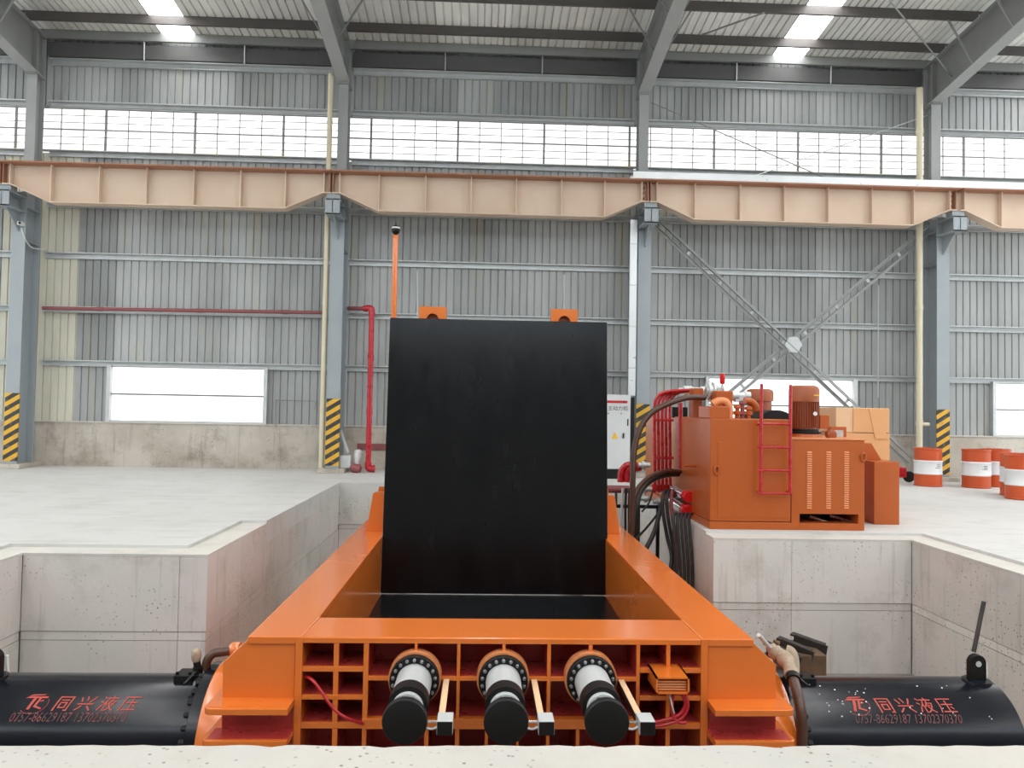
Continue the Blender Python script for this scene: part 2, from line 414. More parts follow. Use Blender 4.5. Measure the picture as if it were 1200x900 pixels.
# girts (C section with a bright top lip)
def girt_mesh():
    b = B()
    b.prism([(-.02, -.07), (.05, -.07), (.05, .07), (-.11, .07), (-.11, .05), (-.098, .05), (-.098, .058), (.038, .058), (.038, -.058), (-.02, -.058)], 'x', 0, 1)
    return b.mesh('girt', GALV)
gm = girt_mesh()
for i in range(len(XC)-1):
    for z in (2.52, 3.84, 5.17, 6.45, 7.71, 8.93, 10.0):
        L = XC[i+1]-XC[i]-.26
        inst('girt', gm, (XC[i]+.13, YW+.02, z), wall, scale=(L, 1, 1))
stripm = B().box(0, 1, -.10, .03, 0, .36).mesh('eave_strip', paint('eave_strip_dark', (.10, .10, .098), .5))  # even dark grey strip under the eave, above the top girt
for i in range(len(XC)-1): inst('eave_strip', stripm, (XC[i]+.13, YW-.02, 10.09), wall, scale=(XC[i+1]-XC[i]-.26, 1, 1))
# ---- windows
me_p = {}
def win_pane(root, x0, x1, z0, z1, mat, y=YW+.06):
    key = (round(x1-x0, 3), round(z1-z0, 3), mat.name)
    if key not in me_p: me_p[key] = B().box(0, x1-x0, 0, .012, 0, z1-z0).mesh('pane', mat)
    inst('pane', me_p[key], (x0, y, z0), root)
FRAME = paint('window_frame', (.22, .22, .215), .5); BARM = paint('glazing_bar', (.30, .30, .29), .5)
SASH = 2.186; MUL = [-9.48+SASH*k for k in range(-5, 14)]
wlab = ['ribbon window at the far left edge beyond the first column', 'high ribbon window above the low window left of the press', 'high ribbon window over the black lid',
        'high ribbon window behind the crossed thin rods', 'high ribbon window at the top right edge beyond the last column']
for i in range(len(XC)-1):
    root = empty('window_%d' % (i+1), ((XC[i]+XC[i+1])/2, YW, 7.78), wlab[i], 'window', kind='structure')
    x0, x1 = XC[i], XC[i+1]; z0, z1 = 7.79, 8.87; zm = (z0+z1)/2
    b = B(); b.box(x0, x1, YW+.03, YW+.09, z0-.02, z0+.03); b.box(x0, x1, YW+.03, YW+.09, z1-.03, z1+.03)
    obj('window_frame', b, FRAME, root)
    b = B(); b.box(x0, x1, YW+.03, YW+.08, zm-.014, zm+.014); obj('transom', b, FRAME, root)
    b = B()
    for t in (1, 2, 4, 5):
        z = z0+(z1-z0)*t/6; b.box(x0, x1, YW+.045, YW+.06, z-.0075, z+.0075)
    obj('glazing_bar', b, BARM, root)
    for mx in MUL:
        for q in range(4):
            a = mx+q*SASH/4
            c = a+SASH/4
            if q == 0 and x0 <= a < x1:
                obj('mullion', B().box(a-.024, a+.024, YW+.02, YW+.09, z0, z1), FRAME, root)
            elif x0 <= a < x1:
                obj('glazing_bar', B().box(a-.010, a+.010, YW+.035, YW+.07, z0, z1), BARM, root)
            if x0 <= (a+c)/2 < x1:
                for (u, v) in ((z0, zm), (zm, z1)): win_pane(root, a, c, u, v, PANE)
lwlab = ['low window hidden behind the black lid', 'low white window beside the striped column left of the press', 'low white window behind the motors and brace', 'low white window above the drums at the right edge']
for i, (x0, x1) in enumerate(LWIN):
    root = empty('window_%d' % (i+6), ((x0+x1)/2, YW, 1.1), lwlab[i], 'window', kind='structure')
    z0, z1, zm = 1.10, 2.47, 1.78
    b = B(); b.box(x0-.05, x0+.04, YW-.05, YW+.12, z0, z1+.02); b.box(x1-.04, x1+.05, YW-.05, YW+.12, z0, z1+.02)
    b.box(x0, x1, YW, YW+.12, z0, z0+.04); b.box(x0, x1, YW, YW+.12, z1-.03, z1+.03); obj('window_frame', b, GALV, root)
    obj('transom', B().box(x0, x1, YW+.03, YW+.07, zm-.02, zm+.02), FRAME, root)
    for q in range(2):
        a = x0+(x1-x0)*q/2; c = x0+(x1-x0)*(q+1)/2
        for (u, v) in ((z0, zm), (zm, z1)): win_pane(root, a, c, u, v, LPANE, YW+.08)
# ---- other walls of the hall (behind the camera and at the ends)
for nm, bx, lb in (('wall_front', (-XE, XE, -6.2, -6, 0, 11.0), 'plain grey hall wall behind the camera'), ('wall_left', (-XE-.2, -XE, -6.2, 19.5, 0, 12.4), 'grey end wall of the hall on the left'),
                   ('wall_right', (XE, XE+.2, -6.2, 19.5, 0, 12.4), 'grey end wall of the hall on the right')):
    obj(nm, B().box(*bx), SHEET, label=lb, cat='wall', kind='structure')

FILLPANE = emit('fill_pane', (.80, .92, 1.), FILL_L)  # glowing panes added out of view to brighten surfaces facing the camera
FW = bpy.data.objects['wall_front']; WL[FW] = Vector((0, 0, 0))
for i in range(len(XC)-1):
    for z0, z1, x0, x1 in ((7.4, 9.6, XC[i]+.2, XC[i+1]-.2),):
        for q in range(3):
            a, c = x0+(x1-x0)*q/3, x0+(x1-x0)*(q+1)/3
            inst('front_fill_pane', me_p.setdefault(('f', z0), B().box(0, (c-a)-.06, 0, .02, 0, z1-z0).mesh('front_fill_pane', FILLPANE)), (a+.03, -5.999, z0), FW)
for nm, sx in (('wall_left', -1), ('wall_right', 1)):  # end wall panes added for side light on the pit walls
    EW = bpy.data.objects[nm]; WL[EW] = Vector((0, 0, 0))
    for z0, z1 in ((7.79, 8.87), (1.1, 3.0)):
        for q in range(6):
            y = -5+q*4.0
            inst('end_fill_pane', me_p.setdefault(('e', z0), B().box(0, .02, 0, 3.6, 0, z1-z0).mesh('end_fill_pane', FILLPANE)), (sx*(XE-.001)-(.02 if sx > 0 else 0), y, z0), EW)
# ---- roof
RID = 6.6
def zroof(y): return 10.72+.1*(19.25-y) if y >= RID else 10.72+.1*(19.25-RID)-.1*(RID-y)
ceil = empty('ceiling', (0, RID, zroof(RID)), 'corrugated metal roof with bright roof lights and dark purlins', 'roof', kind='structure')
def roof_mesh(name, w, mat, y0, y1, ribs=5, d=.045):
    b = B(); pr = []; p = w/ribs
    for k in range(ribs):
        x = k*p; pr += [(x, 0), (x+p*.78, 0), (x+p*.82, d), (x+p*.96, d)]
    pr.append((w, 0)); n = len(pr); vs = []
    for y in (y0, y1): vs += [(x, y-RID, z+zroof(y)-zroof(RID)) for x, z in pr]
    return b.add(vs, [(i, i+1, n+i+1, n+i) for i in range(n-1)]).mesh(name, mat)
SKX = [-22.2, -14.9, -7.70, 0.15, 7.66, 15.2, 22.0]
SWF = {-22.2: .4, -14.9: .55, 15.2: .9, 22.0: .9}  # strips beyond the frame, widened to give more side light
def hw_(s): return SWF.get(s, .40)
rm = roof_mesh('roof_panel', 1, ROOFSH, RID, 19.55); rm2 = roof_mesh('roof_panel', 1, ROOFSH, -6.2, RID)
sm = roof_mesh('skylight', 1, SKYL, RID, 19.2, 3, .02); sm2 = roof_mesh('skylight', 1, SKYL, -6.2, RID, 3, .02); smid = roof_mesh('skylight', 1, SKYL, RID, 13.0, 3, .02)
rmid = roof_mesh('roof_panel', 1, ROOFSH, 13.0, 19.55)
xs = [-XE]+[v for s in SKX for v in (s-hw_(s), s+hw_(s))]+[XE]
for i in range(0, len(xs), 2):
    a, c = xs[i], xs[i+1]; k = max(1, round((c-a)/.95)); w = (c-a)/k
    for j in range(k):
        inst('roof_panel', rm, (a+j*w, RID, zroof(RID)), ceil, scale=(w, 1, 1))
xr = [-XE]+[v for s in SKX for v in (s-.7, s+.7)]+[XE]  # rear strips, out of view, widened to throw more light on upright faces
for i in range(0, len(xr), 2):
    a, c = xr[i], xr[i+1]; k = max(1, round((c-a)/.95)); w = (c-a)/k
    for j in range(k): inst('roof_panel', rm2, (a+j*w, RID, zroof(RID)), ceil, scale=(w, 1, 1))
for s in SKX:
    SW = hw_(s)
    if abs(s-.15) < .01:
        inst('skylight', smid, (s-SW, RID, zroof(RID)), ceil, scale=(2*SW, 1, 1)); inst('roof_panel', rmid, (s-SW, RID, zroof(RID)), ceil, scale=(2*SW, 1, 1))
    else: inst('skylight', sm, (s-SW, RID, zroof(RID)), ceil, scale=(2*SW, 1, 1))
    inst('skylight', sm2, (s-.7, RID, zroof(RID)), ceil, scale=(1.4, 1, 1))
pb = B(); pb.prism([(-.035, -.21), (.035, -.21), (.035, -.19), (-.02, -.19), (-.02, -.02), (.035, -.02), (.035, 0), (-.035, 0)], 'x', 0, 1)
pm = pb.mesh('purlin', PURL); pm_eave = pb.mesh('eave_purlin', STEELGR)
PUR = [19.1, 18.35, 17.05]+[17.05-1.35*k for k in range(1, 8)]+[5.9-1.4*k for k in range(0, 8)]
for y in PUR:
    for i in range(len(XC)-1): inst('purlin', pm if y < 19 else pm_eave, (XC[i]+.01, y, zroof(y)-.005), ceil, scale=(XC[i+1]-XC[i]-.02, 1, 1))
for i in range(1, 4):
    for fr in (.33, .66):
        x = XC[i]+(XC[i+1]-XC[i])*fr
        obj('sag_rod', B().cyl((x, YW-.15, 10.05), (x, YW-.17, 10.5), .018, 6), GALV, ceil)

# ---- columns, corbels, rafters
clab = ['steel column out of frame on the left', 'grey steel column at the left edge with a hazard-striped foot', 'grey steel column with striped foot beside the cream downpipe and red standpipe',
        'grey steel column with striped foot behind the electrical cabinet', 'grey steel column with striped foot beside the drums', 'steel column out of frame on the right']
rlab = ['rafter out of frame on the left', 'grey roof rafter at the top left corner', 'grey roof rafter rising above the cream downpipe column', 'grey roof rafter rising above the cabinet column',
        'broad grey roof rafter at the top right corner', 'rafter out of frame on the right']
YC = 18.40
for i, c in enumerate(XC):
    if i in (0, 5): continue
    root = empty('column', (c, YC+.3, 0), clab[i], 'column', 'steel columns along the rear wall', 'structure')
    b = B(); b.box(c-.16, c+.16, YC, YC+.022, 1.75, 6.5); b.box(c-.16, c+.16, YC+.60, YC+.622, .1, 6.5); b.box(c-.008, c+.008, YC+.022, YC+.60, .1, 6.5)
    b.box(c-.16, c+.16, YC, YC+.022, .1, .2)
    obj('shaft', b, COLUMN, root, bev=.004)
    obj('striped_foot', B().box(c-.163, c+.163, YC-.003, YC+.022, .16, 1.75), HAZ, root, label='yellow and black diagonal hazard stripes')
    for z in (6.15, 5.35):
        b = B(); b.box(c-.155, c+.155, YC+.022, YC+.60, z-.01, z+.01); obj('stiffener', b, COLUMN, root)
    b = B(); b.box(c-.12, c+.12, YC+.30, YC+.318, 6.5, 10.45); b.box(c-.12, c+.12, YC+.632, YC+.65, 6.5, 10.45); b.box(c-.006, c+.006, YC+.318, YC+.632, 6.5, 10.45)
    obj('upper_shaft', b, UPCOL, root, bev=.004)
    b = B(); b.box(c-.165, c+.165, 17.72, YC, 6.33, 6.36); b.box(c-.165, c+.165, 17.72, YC, 6.0, 6.03); b.box(c-.012, c+.012, 17.72, YC, 6.03, 6.33)
    b.box(c-.165, c+.165, 17.72, 17.745, 6.0, 6.36); b.prism([(17.9, 6.0), (YC, 6.0), (YC, 5.55)], 'x', c-.012, c+.012)
    b.box(c-.15, c+.15, 17.8, 18.05, 6.36, 6.50)
    obj('corbel', b, COLUMN, root, bev=.003)
    b = B(); b.box(c-.32, c+.32, YC-.18, YC+.75, 0, .10); obj('base_plinth', b, DADO, root, bev=.01)
    # rafter
    rr = empty('rafter', (c, 18.4, 9.5), rlab[i], 'rafter', 'roof rafters', 'structure')
    def zb(y): return 9.44+.135*(19.05-y) if y > 13 else 9.44+.135*6.05+.1*(13-y)
    ys = [19.05, 18.6, 16, 13, RID]; b = B()
    poly = [(y, zb(y)) for y in ys]+[(y, zroof(y)-.22) for y in ys[::-1]]
    b.prism(poly, 'x', c-.007, c+.007); obj('web', b, STEELGR, rr)
    for nm, zz, hw in (('bottom_flange', zb, .15), ('top_flange', lambda y: zroof(y)-.235, .12)):
        b = B(); b.prism([(y, zz(y)-.012) for y in ys]+[(y, zz(y)+.012) for y in ys[::-1]], 'x', c-hw, c+hw); obj(nm, b, UPCOL, rr)
    b = B(); b.box(c-.12, c+.12, 18.66, 18.69, 9.44, 10.5); obj('end_plate', b, STEELGR, rr)
    b = B(); ys2 = [RID, 0, -4.5, -6]
    b.prism([(y, 11.1-.1*(RID-y)) for y in ys2]+[(y, zroof(y)-.22) for y in ys2[::-1]], 'x', c-.14, c+.14); obj('rear_arm', b, STEELGR, rr)
    for y in (17.05, 15.7, 14.35):
        for s in (-1, 1): obj('fly_brace', B().bar((c+s*.13, y, zb(y)+.03), (c+s*.72, y, zroof(y)-.2), .035, .035), STEELGR, rr)

# ---- crane girders
glab = ['tan crane girder span entering at the left edge', 'tan crane girder span above the low left window', 'tan crane girder span above the black lid', 'tan crane girder span above the crossed brace under the bright tray',
        'tan crane girder span at the right edge above the drums']
YB = 17.90
for i in range(len(XC)-1):
    if i == 0: xa, xb = -14.2, XC[1]-.05
    elif i == 4: xa, xb = XC[4]+.02, 15.2
    else: xa, xb = XC[i]-.035, XC[i+1]-.045
    full = i in (1, 2, 3)
    j0, j1 = XC[i]-.03, XC[i+1]-.05
    root = empty('crane_girder', ((xa+xb)/2, YB, 6.12), glab[i], 'girder', 'crane girder spans')
    bot = [(j0, 6.52), (j0+.18, 6.52), (j0+1.06, 6.13), (j1-1.06, 6.13), (j1-.18, 6.52), (j1, 6.52)]
    bot = [(max(xa, min(xb, x)), z) for x, z in bot]
    if i == 0: bot = [(xa, 6.13)]+bot[3:]
    if i == 4: bot = bot[:3]+[(xb, 6.13)]
    b = B(); b.prism(bot+[(xb, 6.98), (xa, 6.98)], 'y', YB-.006, YB+.006); obj('web', b, GIRDER, root)
    b = B(); b.box(xa, xb, YB-.30, YB+.30, 6.97, 7.0); obj('top_flange', b, GIRDRUST, root)
    b = B(); b.prism(bot+[(x, z-.025) for x, z in bot[::-1]], 'y', YB-.15, YB+.15); obj('bottom_flange', b, GIRDER, root)
    st = [.02, .17, 1.08, 2.16, 3.22, 4.28, 5.34, 6.36, 7.24, 7.38]
    for s in st:
        x = j0+s*(j1-j0)/7.41
        if xa-.01 <= x <= xb+.01:
            zz = 6.52 if (s < .2 or s > 7.2) else 6.13
            obj('stiffener', B().box(x-.011, x+.011, YB-.145, YB-.006, zz, 6.97), GIRDRUST if s in (.02, 7.38) else GIRDER, root)
    if i in (2, 3):
        for z in (6.62, 6.74, 6.86):
            obj('bolt', B().cyl((j1-.10, YB-.006, z), (j1-.10, YB-.05, z), .03, 8), GIRDRUST, root)
root = empty('cable_tray', (9.3, 17.75, 7.0), 'bright galvanised tray lying along the right half of the crane girder', 'cable tray')
b = B(); b.box(3.42, 15.2, 17.62, 17.63, 7.01, 7.17); b.box(3.42, 15.2, 17.63, 18.02, 7.005, 7.015); obj('tray_side', b, TRAY, root)
b = B(); b.box(3.42, 15.2, 18.02, 18.03, 7.01, 7.17); obj('tray_back', b, TRAY, root)

# ---- braces and rods
def brace(p0, p1, label):
    p0, p1 = Vector(p0), Vector(p1); root = empty('cross_brace', p0, label, 'brace', 'crossed wall braces')
    d = (p1-p0).normalized(); nrm = Vector((-d.z, 0, d.x))
    for s, nm in ((-1, 'angle_bar'), (1, 'angle_bar')):
        q = nrm*(s*.095)
        b = B(); b.bar(p0+q, p1+q, .012, .075, upv=nrm); b.bar(p0+q+Vector((0, -.035, 0))+nrm*(s*-.03), p1+q+Vector((0, -.035, 0))+nrm*(s*-.03), .075, .012, upv=nrm)
        obj(nm, b, UPCOL, root)
    L = (p1-p0).length; k = 8
    for j in range(1, k):
        c = p0+d*(L*j/k)
        obj('batten', B().bar(c-nrm*.1+Vector((0, .01, 0)), c+nrm*.1+Vector((0, .01, 0)), .01, .07, upv=d), GALV, root)
a0 = W(770, 262, 18.72); a1 = W(1066, 540, 18.72); c0 = W(1090, 268, 18.80); c1 = W(795, 515, 18.80)
brace(a0, a1, 'steel wall brace sloping down to the right towards the last column')
brace(c0, c1, 'steel wall brace sloping down to the left behind the power unit')
g = W(930, 404, 18.66); b = B(); b.cyl(g, g+Vector((0, .02, 0)), .22, 6); obj('gusset_plate', b, GALV, label='grey gusset plate where the two wall braces cross', cat='plate', origin=g)
def rod(name, pts, r, mat, label, cat, n=6, sub=1, group=None):
    o = pts[0]; return obj(name, B().tube(pts, r, n, sub), mat, smooth=50, label=label, cat=cat, group=group, origin=Vector(o))
rod('tie_rod', [W(763, 120, 18.95), W(1090, 262, 18.95)], .014, STEELGR, 'thin rod falling to the right across the ribbon window', 'rod')
rod('tie_rod', [W(1090, 134, 18.95), W(763, 249, 18.95)], .014, GALV, 'thin rod rising to the right across the ribbon window', 'rod')
rod('roof_rod', [W(1042, 0, 15.2), W(1121, 96, 18.3)], .02, STEELGR, 'thin roof rod running down to the last rafter', 'rod')
rod('roof_rod', [W(822, 41, 17.9), W(895, 15, 16.6)], .02, STEELGR, 'thin roof rod beneath the purlins near the roof light', 'rod')

# ---- pipes on the wall
root = empty('downpipe', (XC[2]-.25, 18.5, 0), 'cream downpipe standing left of the striped column beside the low window', 'pipe')
p0 = W(382.5, 300, 18.5); x = p0.x
obj('pipe', B().cyl((x, 18.5, .10), (x, 18.5, 9.6), .062, 14), CREAM, root, smooth=40)
for z in (1.5, 4.0, 6.9, 8.4): obj('clamp', B().lathe((x, 18.5, z), (0, 0, 1), [(0, .07), (.05, .07)], 14), CREAM, root)
x = W(1077.5, 330, 18.5).x
root = empty('downpipe', (x, 18.5, 0), 'cream downpipe standing left of the column by the drums', 'pipe')
obj('pipe', B().cyl((x, 18.5, .05), (x, 18.5, 9.75), .075, 14), CREAM, root, smooth=40)
for z in (1.35, 4.2, 8.6): obj('collar', B().lathe((x, 18.5, z), (0, 0, 1), [(0, .088), (.12, .088)], 14), CREAM, root)
obj('valve_tap', B().cyl((x+.05, 18.48, 1.38), (x+.2, 18.40, 1.38), .045, 10), CREAM, root)
a = W(742.5, 258, 18.35)
root = empty('cable_duct', (a.x, 18.35, 1.7), 'bright vertical cable duct running down to the electrical cabinet', 'cable duct')
obj('duct', B().box(a.x-.085, a.x+.085, 18.30, 18.38, 1.95, a.z), TRAY, root, bev=.004)
for z in (2.6, 3.6, 4.6, 5.6): obj('joint', B().box(a.x-.09, a.x+.09, 18.292, 18.385, z, z+.03), GALV, root)
# red fire main
root = empty('fire_main', (-7.3, 18.9, 3.95), 'dull red water main running along the wall above the low left window', 'pipe')
a, c = W(50, 361, 18.95), W(383, 366.5, 18.95)
obj('pipe', B().cyl(a, c, .045, 12), DULLRED, root, smooth=40)
for f in (.2, .55, .85):
    q = a.lerp(c, f); obj('coupling', B().cyl(q-Vector((.08, 0, 0)), q+Vector((.08, 0, 0)), .053, 12), DULLRED, root, smooth=40)
root = empty('standpipe', W(434, 548, 18.6), 'red standpipe with elbow at its top standing beside the black lid', 'pipe')
t, bt = W(435, 366, 18.6), W(431.5, 545, 18.6)
obj('pipe', B().cyl((bt.x, 18.6, .12), (bt.x, 18.6, t.z), .065, 14), REDP, root, smooth=40)
obj('elbow', B().tube([(bt.x, 18.6, t.z-.1), (bt.x, 18.6, t.z+.02), (bt.x-.04, 18.62, t.z+.1), (bt.x-.2, 18.7, t.z+.1)], .078, 12), REDP, root, smooth=40)
obj('branch', B().cyl((bt.x-.15, 18.7, t.z+.1), (XC[2]+.2, 18.9, t.z+.12), .05, 10), DULLRED, root, smooth=40)
obj('foot_elbow', B().tube([(bt.x, 18.6, .25), (bt.x, 18.6, .12), (bt.x+.06, 18.6, .09), (bt.x+.16, 18.6, .09)], .08, 12), REDP, root, smooth=40)
obj('foot_flange', B().cyl((bt.x+.12, 18.6, .09), (bt.x+.16, 18.6, .09), .09, 12), REDP, root, smooth=40)
for z in (1.4, 2.7): obj('coupling', B().cyl((bt.x, 18.6, z), (bt.x, 18.6, z+.14), .076, 14), REDP, root, smooth=40)
# odds and ends at the foot of that column
q = W(404, 545, 18.55)
root = empty('prop_stand', (q.x, 18.6, 0), 'grey triangular steel prop leaning beside the striped column', 'prop')
obj('strut', B().bar(W(399, 504, 18.6), W(408, 530, 18.6), .05, .06), GALV, root); obj('base_block', B().box(q.x-.12, q.x+.14, 18.5, 18.7, .10, .40), GALV, root, bev=.01)
q = W(415, 544, 18.4)
b = B(); b.lathe((q.x-.1, 18.42, .14), (1, .1, -.25), [(0, .04), (.05, .10), (.22, .12), (.28, .05)], 14)
obj('extinguisher', b, DULLRED, smooth=40, label='small dark red bottle lying by the striped column', cat='bottle', origin=(q.x, 18.42, 0))
q = W(417, 533, 18.7); b = B(); b.lathe((q.x, 18.72, .12), (.15, 0, 1), [(0, .05), (.25, .10), (.38, .10), (.42, .06)], 12)
obj('white_bucket', b, WHITE, smooth=40, label='small white bucket by the foot of the red standpipe', cat='bucket', origin=(q.x, 18.72, .1))
q = W(440, 526, YW-.02); b = B(); b.box(q.x-.45, q.x+.45, YW-.03, YW-.012, .50, .66); obj('painted_patch', b, DULLRED, wall)
# lamp bracket and cable on the left column
q = W(24, 262, 18.3); root = empty('wall_camera', q, 'small white camera box on the left column below the girder', 'camera')
obj('body', B().box(q.x-.05, q.x+.05, q.y-.06, q.y+.10, q.z-.04, q.z+.04), WHITE, root, bev=.008); obj('lens', B().cyl((q.x+.02, q.y-.06, q.z), (q.x+.02, q.y-.075, q.z), .03, 10), MATBLK, root)
rod('white_cable', [W(25, 267, 18.36), W(29, 279, 18.40), W(37, 290, 18.6), W(50, 292, 19.0), W(56, 292, 19.15)], .012, WHITE, 'thin white cable sagging from the camera box to the wall', 'cable', sub=5)
rod('wall_conduit', [W(323, 500, 19.2), W(323, 469, 19.2), W(325, 469, 19.2), W(368, 470, 19.2), W(370, 471, 19.2), W(369, 480, 19.2)], .012, STEELGR, 'thin grey conduit on the wall right of the low left window', 'conduit')
rod('wall_conduit', [W(1029.5, 334, 19.1), W(1029, 466, 19.1)], .014, GALV, 'thin vertical conduit on the wall left of the drum column', 'conduit')
rod('wall_conduit', [W(489, 316, 19.1), W(489, 372, 19.1)], .014, GALV, 'thin vertical conduit above the left orange lug', 'conduit')
rod('wall_conduit', [W(661, 322, 19.1), W(661, 372, 19.1)], .014, GALV, 'thin vertical conduit above the right orange lug', 'conduit')

# ================================================================== BALING PRESS
PXC = .186; YM = 5.5; ZT = -.03
press = empty('baling_press', (PXC, 8.0, PD), 'large orange hydraulic baling press with an open black lid sunk in the pit', 'baling press')
HO, HI = 1.796, 1.404             # outer and inner half widths at the rail tops
RE = 11.7                         # rear end of the rails
for s in (-1, 1):
    # mitred side rail: top plate, inner and outer side plates
    xo, xi, xf = PXC+s*HO, PXC+s*HI, PXC+s*(HO-.372)
    b = B(); b.prism([(xo, YM), (xf, YM), (xi, 6.0), (xi, RE), (xo, RE)], 'z', ZT-.03, ZT); obj('side_rail', b, ORANGE, press, bev=.006)
    b = B(); b.box(xi, xi+s*.03, 6.0, RE, -1.5, ZT-.03); obj('chamber_side', b, ORANGE, press)
    b = B(); b.box(xo-s*.03, xo, YM+.06, RE, -1.5, ZT-.03); obj('outer_side', b, ORANGE, press)
    xa, xb = sorted((PXC+s*(HO-.375), PXC+s*(HO-.365)))
    b = B()
    for q in range(1): b.add([(xf-.004, YM+.002, ZT+.002), (xf+.004, YM+.002, ZT+.002), (xi+.004, 5.995, ZT+.002), (xi-.004, 5.995, ZT+.002)], [(0, 1, 2, 3) ])
    obj('weld_seam', b, PALEORANGE, press)
    # hinge ear standing on the rail
    b = B(); b.prism([(PXC+s*1.66, ZT), (PXC+s*1.585, .46), (PXC+s*1.555, .475), (PXC+s*1.41, .475), (PXC+s*1.41, ZT)], 'y', 10.10, 10.16); obj('hinge_ear', b, ORANGE, press, bev=.004)
    b = B(); b.prism([(PXC+s*1.64, ZT), (PXC+s*1.57, .50), (PXC+s*1.41, .50), (PXC+s*1.41, ZT)], 'y', 10.55, 10.61); obj('hinge_ear', b, ORANGE, press, bev=.004)
    b = B(); b.cyl((PXC+s*1.50, 10.16, .25), (PXC+s*1.50, 10.55, .25), .07, 14); obj('hinge_pin', b, BOLT, press, smooth=40)
    # wing: front panel with chamfered shoulder, shelves with rounded corners, side flange
    w1 = 1.965
    b = B(); b.prism([(PXC+s*(HO-.372), ZT-.03), (PXC+s*(HO+.002), ZT-.03), (PXC+s*w1, -.215), (PXC+s*w1, -1.7), (PXC+s*(HO-.33), -1.7), (PXC+s*(HO-.33), -.07)], 'y', YM+.012, YM+.04)
    obj('wing_panel', b, ORANGE, press, bev=.004)
    b = B(); b.box(PXC+s*(HO-.335), PXC+s*(HO-.002), YM-.004, YM+.03, ZT-.05, ZT-.002); obj('wing_top_strip', b, ORANGE, press, bev=.003)
    b = B(); b.prism([(YM+.02, -.215), (7.3, -.215), (7.3, -1.7), (YM+.02, -1.7)], 'x', PXC+s*(w1-.03), PXC+s*w1)
    b.prism([(PXC+s*HO, ZT-.03), (PXC+s*w1, -.215), (PXC+s*(w1-.03), -.225), (PXC+s*(HO-.03), -.05)], 'y', YM+.02, 7.3)
    obj('wing_side', b, ORANGE, press)
    for zt, y0, ext in ((-.458, 5.31, 2.03), (-.667, 5.30, 2.035), (-.885, 5.30, 2.035)):
        r = .06; xe = PXC+s*ext; xi2 = PXC+s*(HO-.335)
        poly = [(xi2, YM+.03), (xi2, y0)]+[(xe-s*r+s*r*math.sin(t), y0+r-r*math.cos(t)) for t in [k*PI/12 for k in range(7)]]+[(xe, YM+.5), (PXC+s*(w1-.02), YM+.5), (PXC+s*(w1-.02), YM+.03)]
        b = B(); b.prism(poly, 'z', zt-.045, zt-.002); o = obj('wing_shelf', b, ORANGE, press, bev=.004)
        b = B(); b.prism([(xi2, YM+.012), (xi2, y0+.03), (xe-s*.03, y0+.03), (xe-s*.03, YM+.012)], 'z', zt-.004, zt); obj('shelf_top', b, PRIMER if zt < -.5 else ORANGE, o)
    b = B(); b.box(PXC+s*(HO-.32), PXC+s*(w1-.01), YM-.005, YM+.014, -1.7, -.505); obj('wing_back', b, PRIMER, press)
    # wide upright that closes the grid
    b = B(); b.box(PXC+s*(HO-.335), PXC+s*(HO-.372-.012), YM-.01, YM+.35, -1.7, ZT-.001); obj('corner_post', b, ORANGE, press, bev=.003)
# front beam
b = B(); b.prism([(PXC-HO+.374, YM), (PXC+HO-.374, YM), (PXC+HI-.002, 6.0), (PXC-HI+.002, 6.0)], 'z', ZT-.03, ZT-.001); obj('front_beam', b, ORANGE, press, bev=.006)
b = B(); b.box(PXC-HO+.384, PXC+HO-.384, YM-.004, YM+.03, ZT-.043, ZT-.006); obj('front_lip', b, ORANGE, press, bev=.003)
b = B(); b.box(PXC-HI, PXC+HI, 5.97, 6.0, -1.5, ZT-.03); obj('chamber_front', b, ORANGE, press)
b = B(); b.box(PXC-HI-.03, PXC+HI+.03, YM+.36, YM+.38, -1.7, ZT-.03); obj('grid_back', b, PRIMER, press)
# grid of uprights and shelves
def up_(x0, x1, z0, z1, y1=YM+.36):
    o = obj('upright', B().box(x0, x1, YM, YM+.02, z0, z1), ORANGE, press, bev=.002); obj('upright_web', B().box(x0+.001, x1-.001, YM+.02, y1, z0, z1), PRIMER, o)
def sh_(x0, x1, z0, z1, dpt=.36):
    o = obj('shelf', B().box(x0, x1, YM-.002, YM+.02, z0, z1), ORANGE, press, bev=.002)
    obj('shelf_plate', B().box(x0, x1, YM+.02, YM+dpt, z0+.004, z1-.004), PRIMER, o)
GL, GR = PXC-HO+.384, PXC+HO-.384
mains = [(-.801, -.765), (-.144, -.121), (.496, .522), (1.135, 1.160)]
for a, c in mains: up_(a, c, -.60, ZT-.03)
for a, c in ((-.444, -.424), (.176, .199), (.792, .82)): up_(a, c, -.15, ZT-.03)
for a, c in ((-1.010, -.974), (1.350, 1.378)): up_(a, c, -.63, ZT-.03)
for a, c in ((GL, -.801), (1.160, GR)):
    for z0, z1 in ((-.272, -.236), (-.466, -.434), (-.666, -.624)): sh_(a, c, z0, z1)
for a, c in ((-.765, -.144), (-.121, .496), (.522, 1.135)): sh_(a, c, -.332, -.302)
o = obj('cross_beam', B().box(-.801, 1.160, YM-.012, YM+.05, -.666, -.596), ORANGE, press, bev=.003); obj('cross_beam_plate', B().box(-.79, 1.15, YM+.05, YM+.36, -.64, -.60), PRIMER, o)
for a, c in ((-1.008, -.972), (-.80, -.77), (-.364, -.334), (-.148, -.118), (.062, .086), (.285, .303), (.497, .521), (.709, .734), (1.136, 1.161), (1.35, 1.381)): up_(a, c, -1.7, -.668)
sh_(GL, GR, -1.0, -.97)
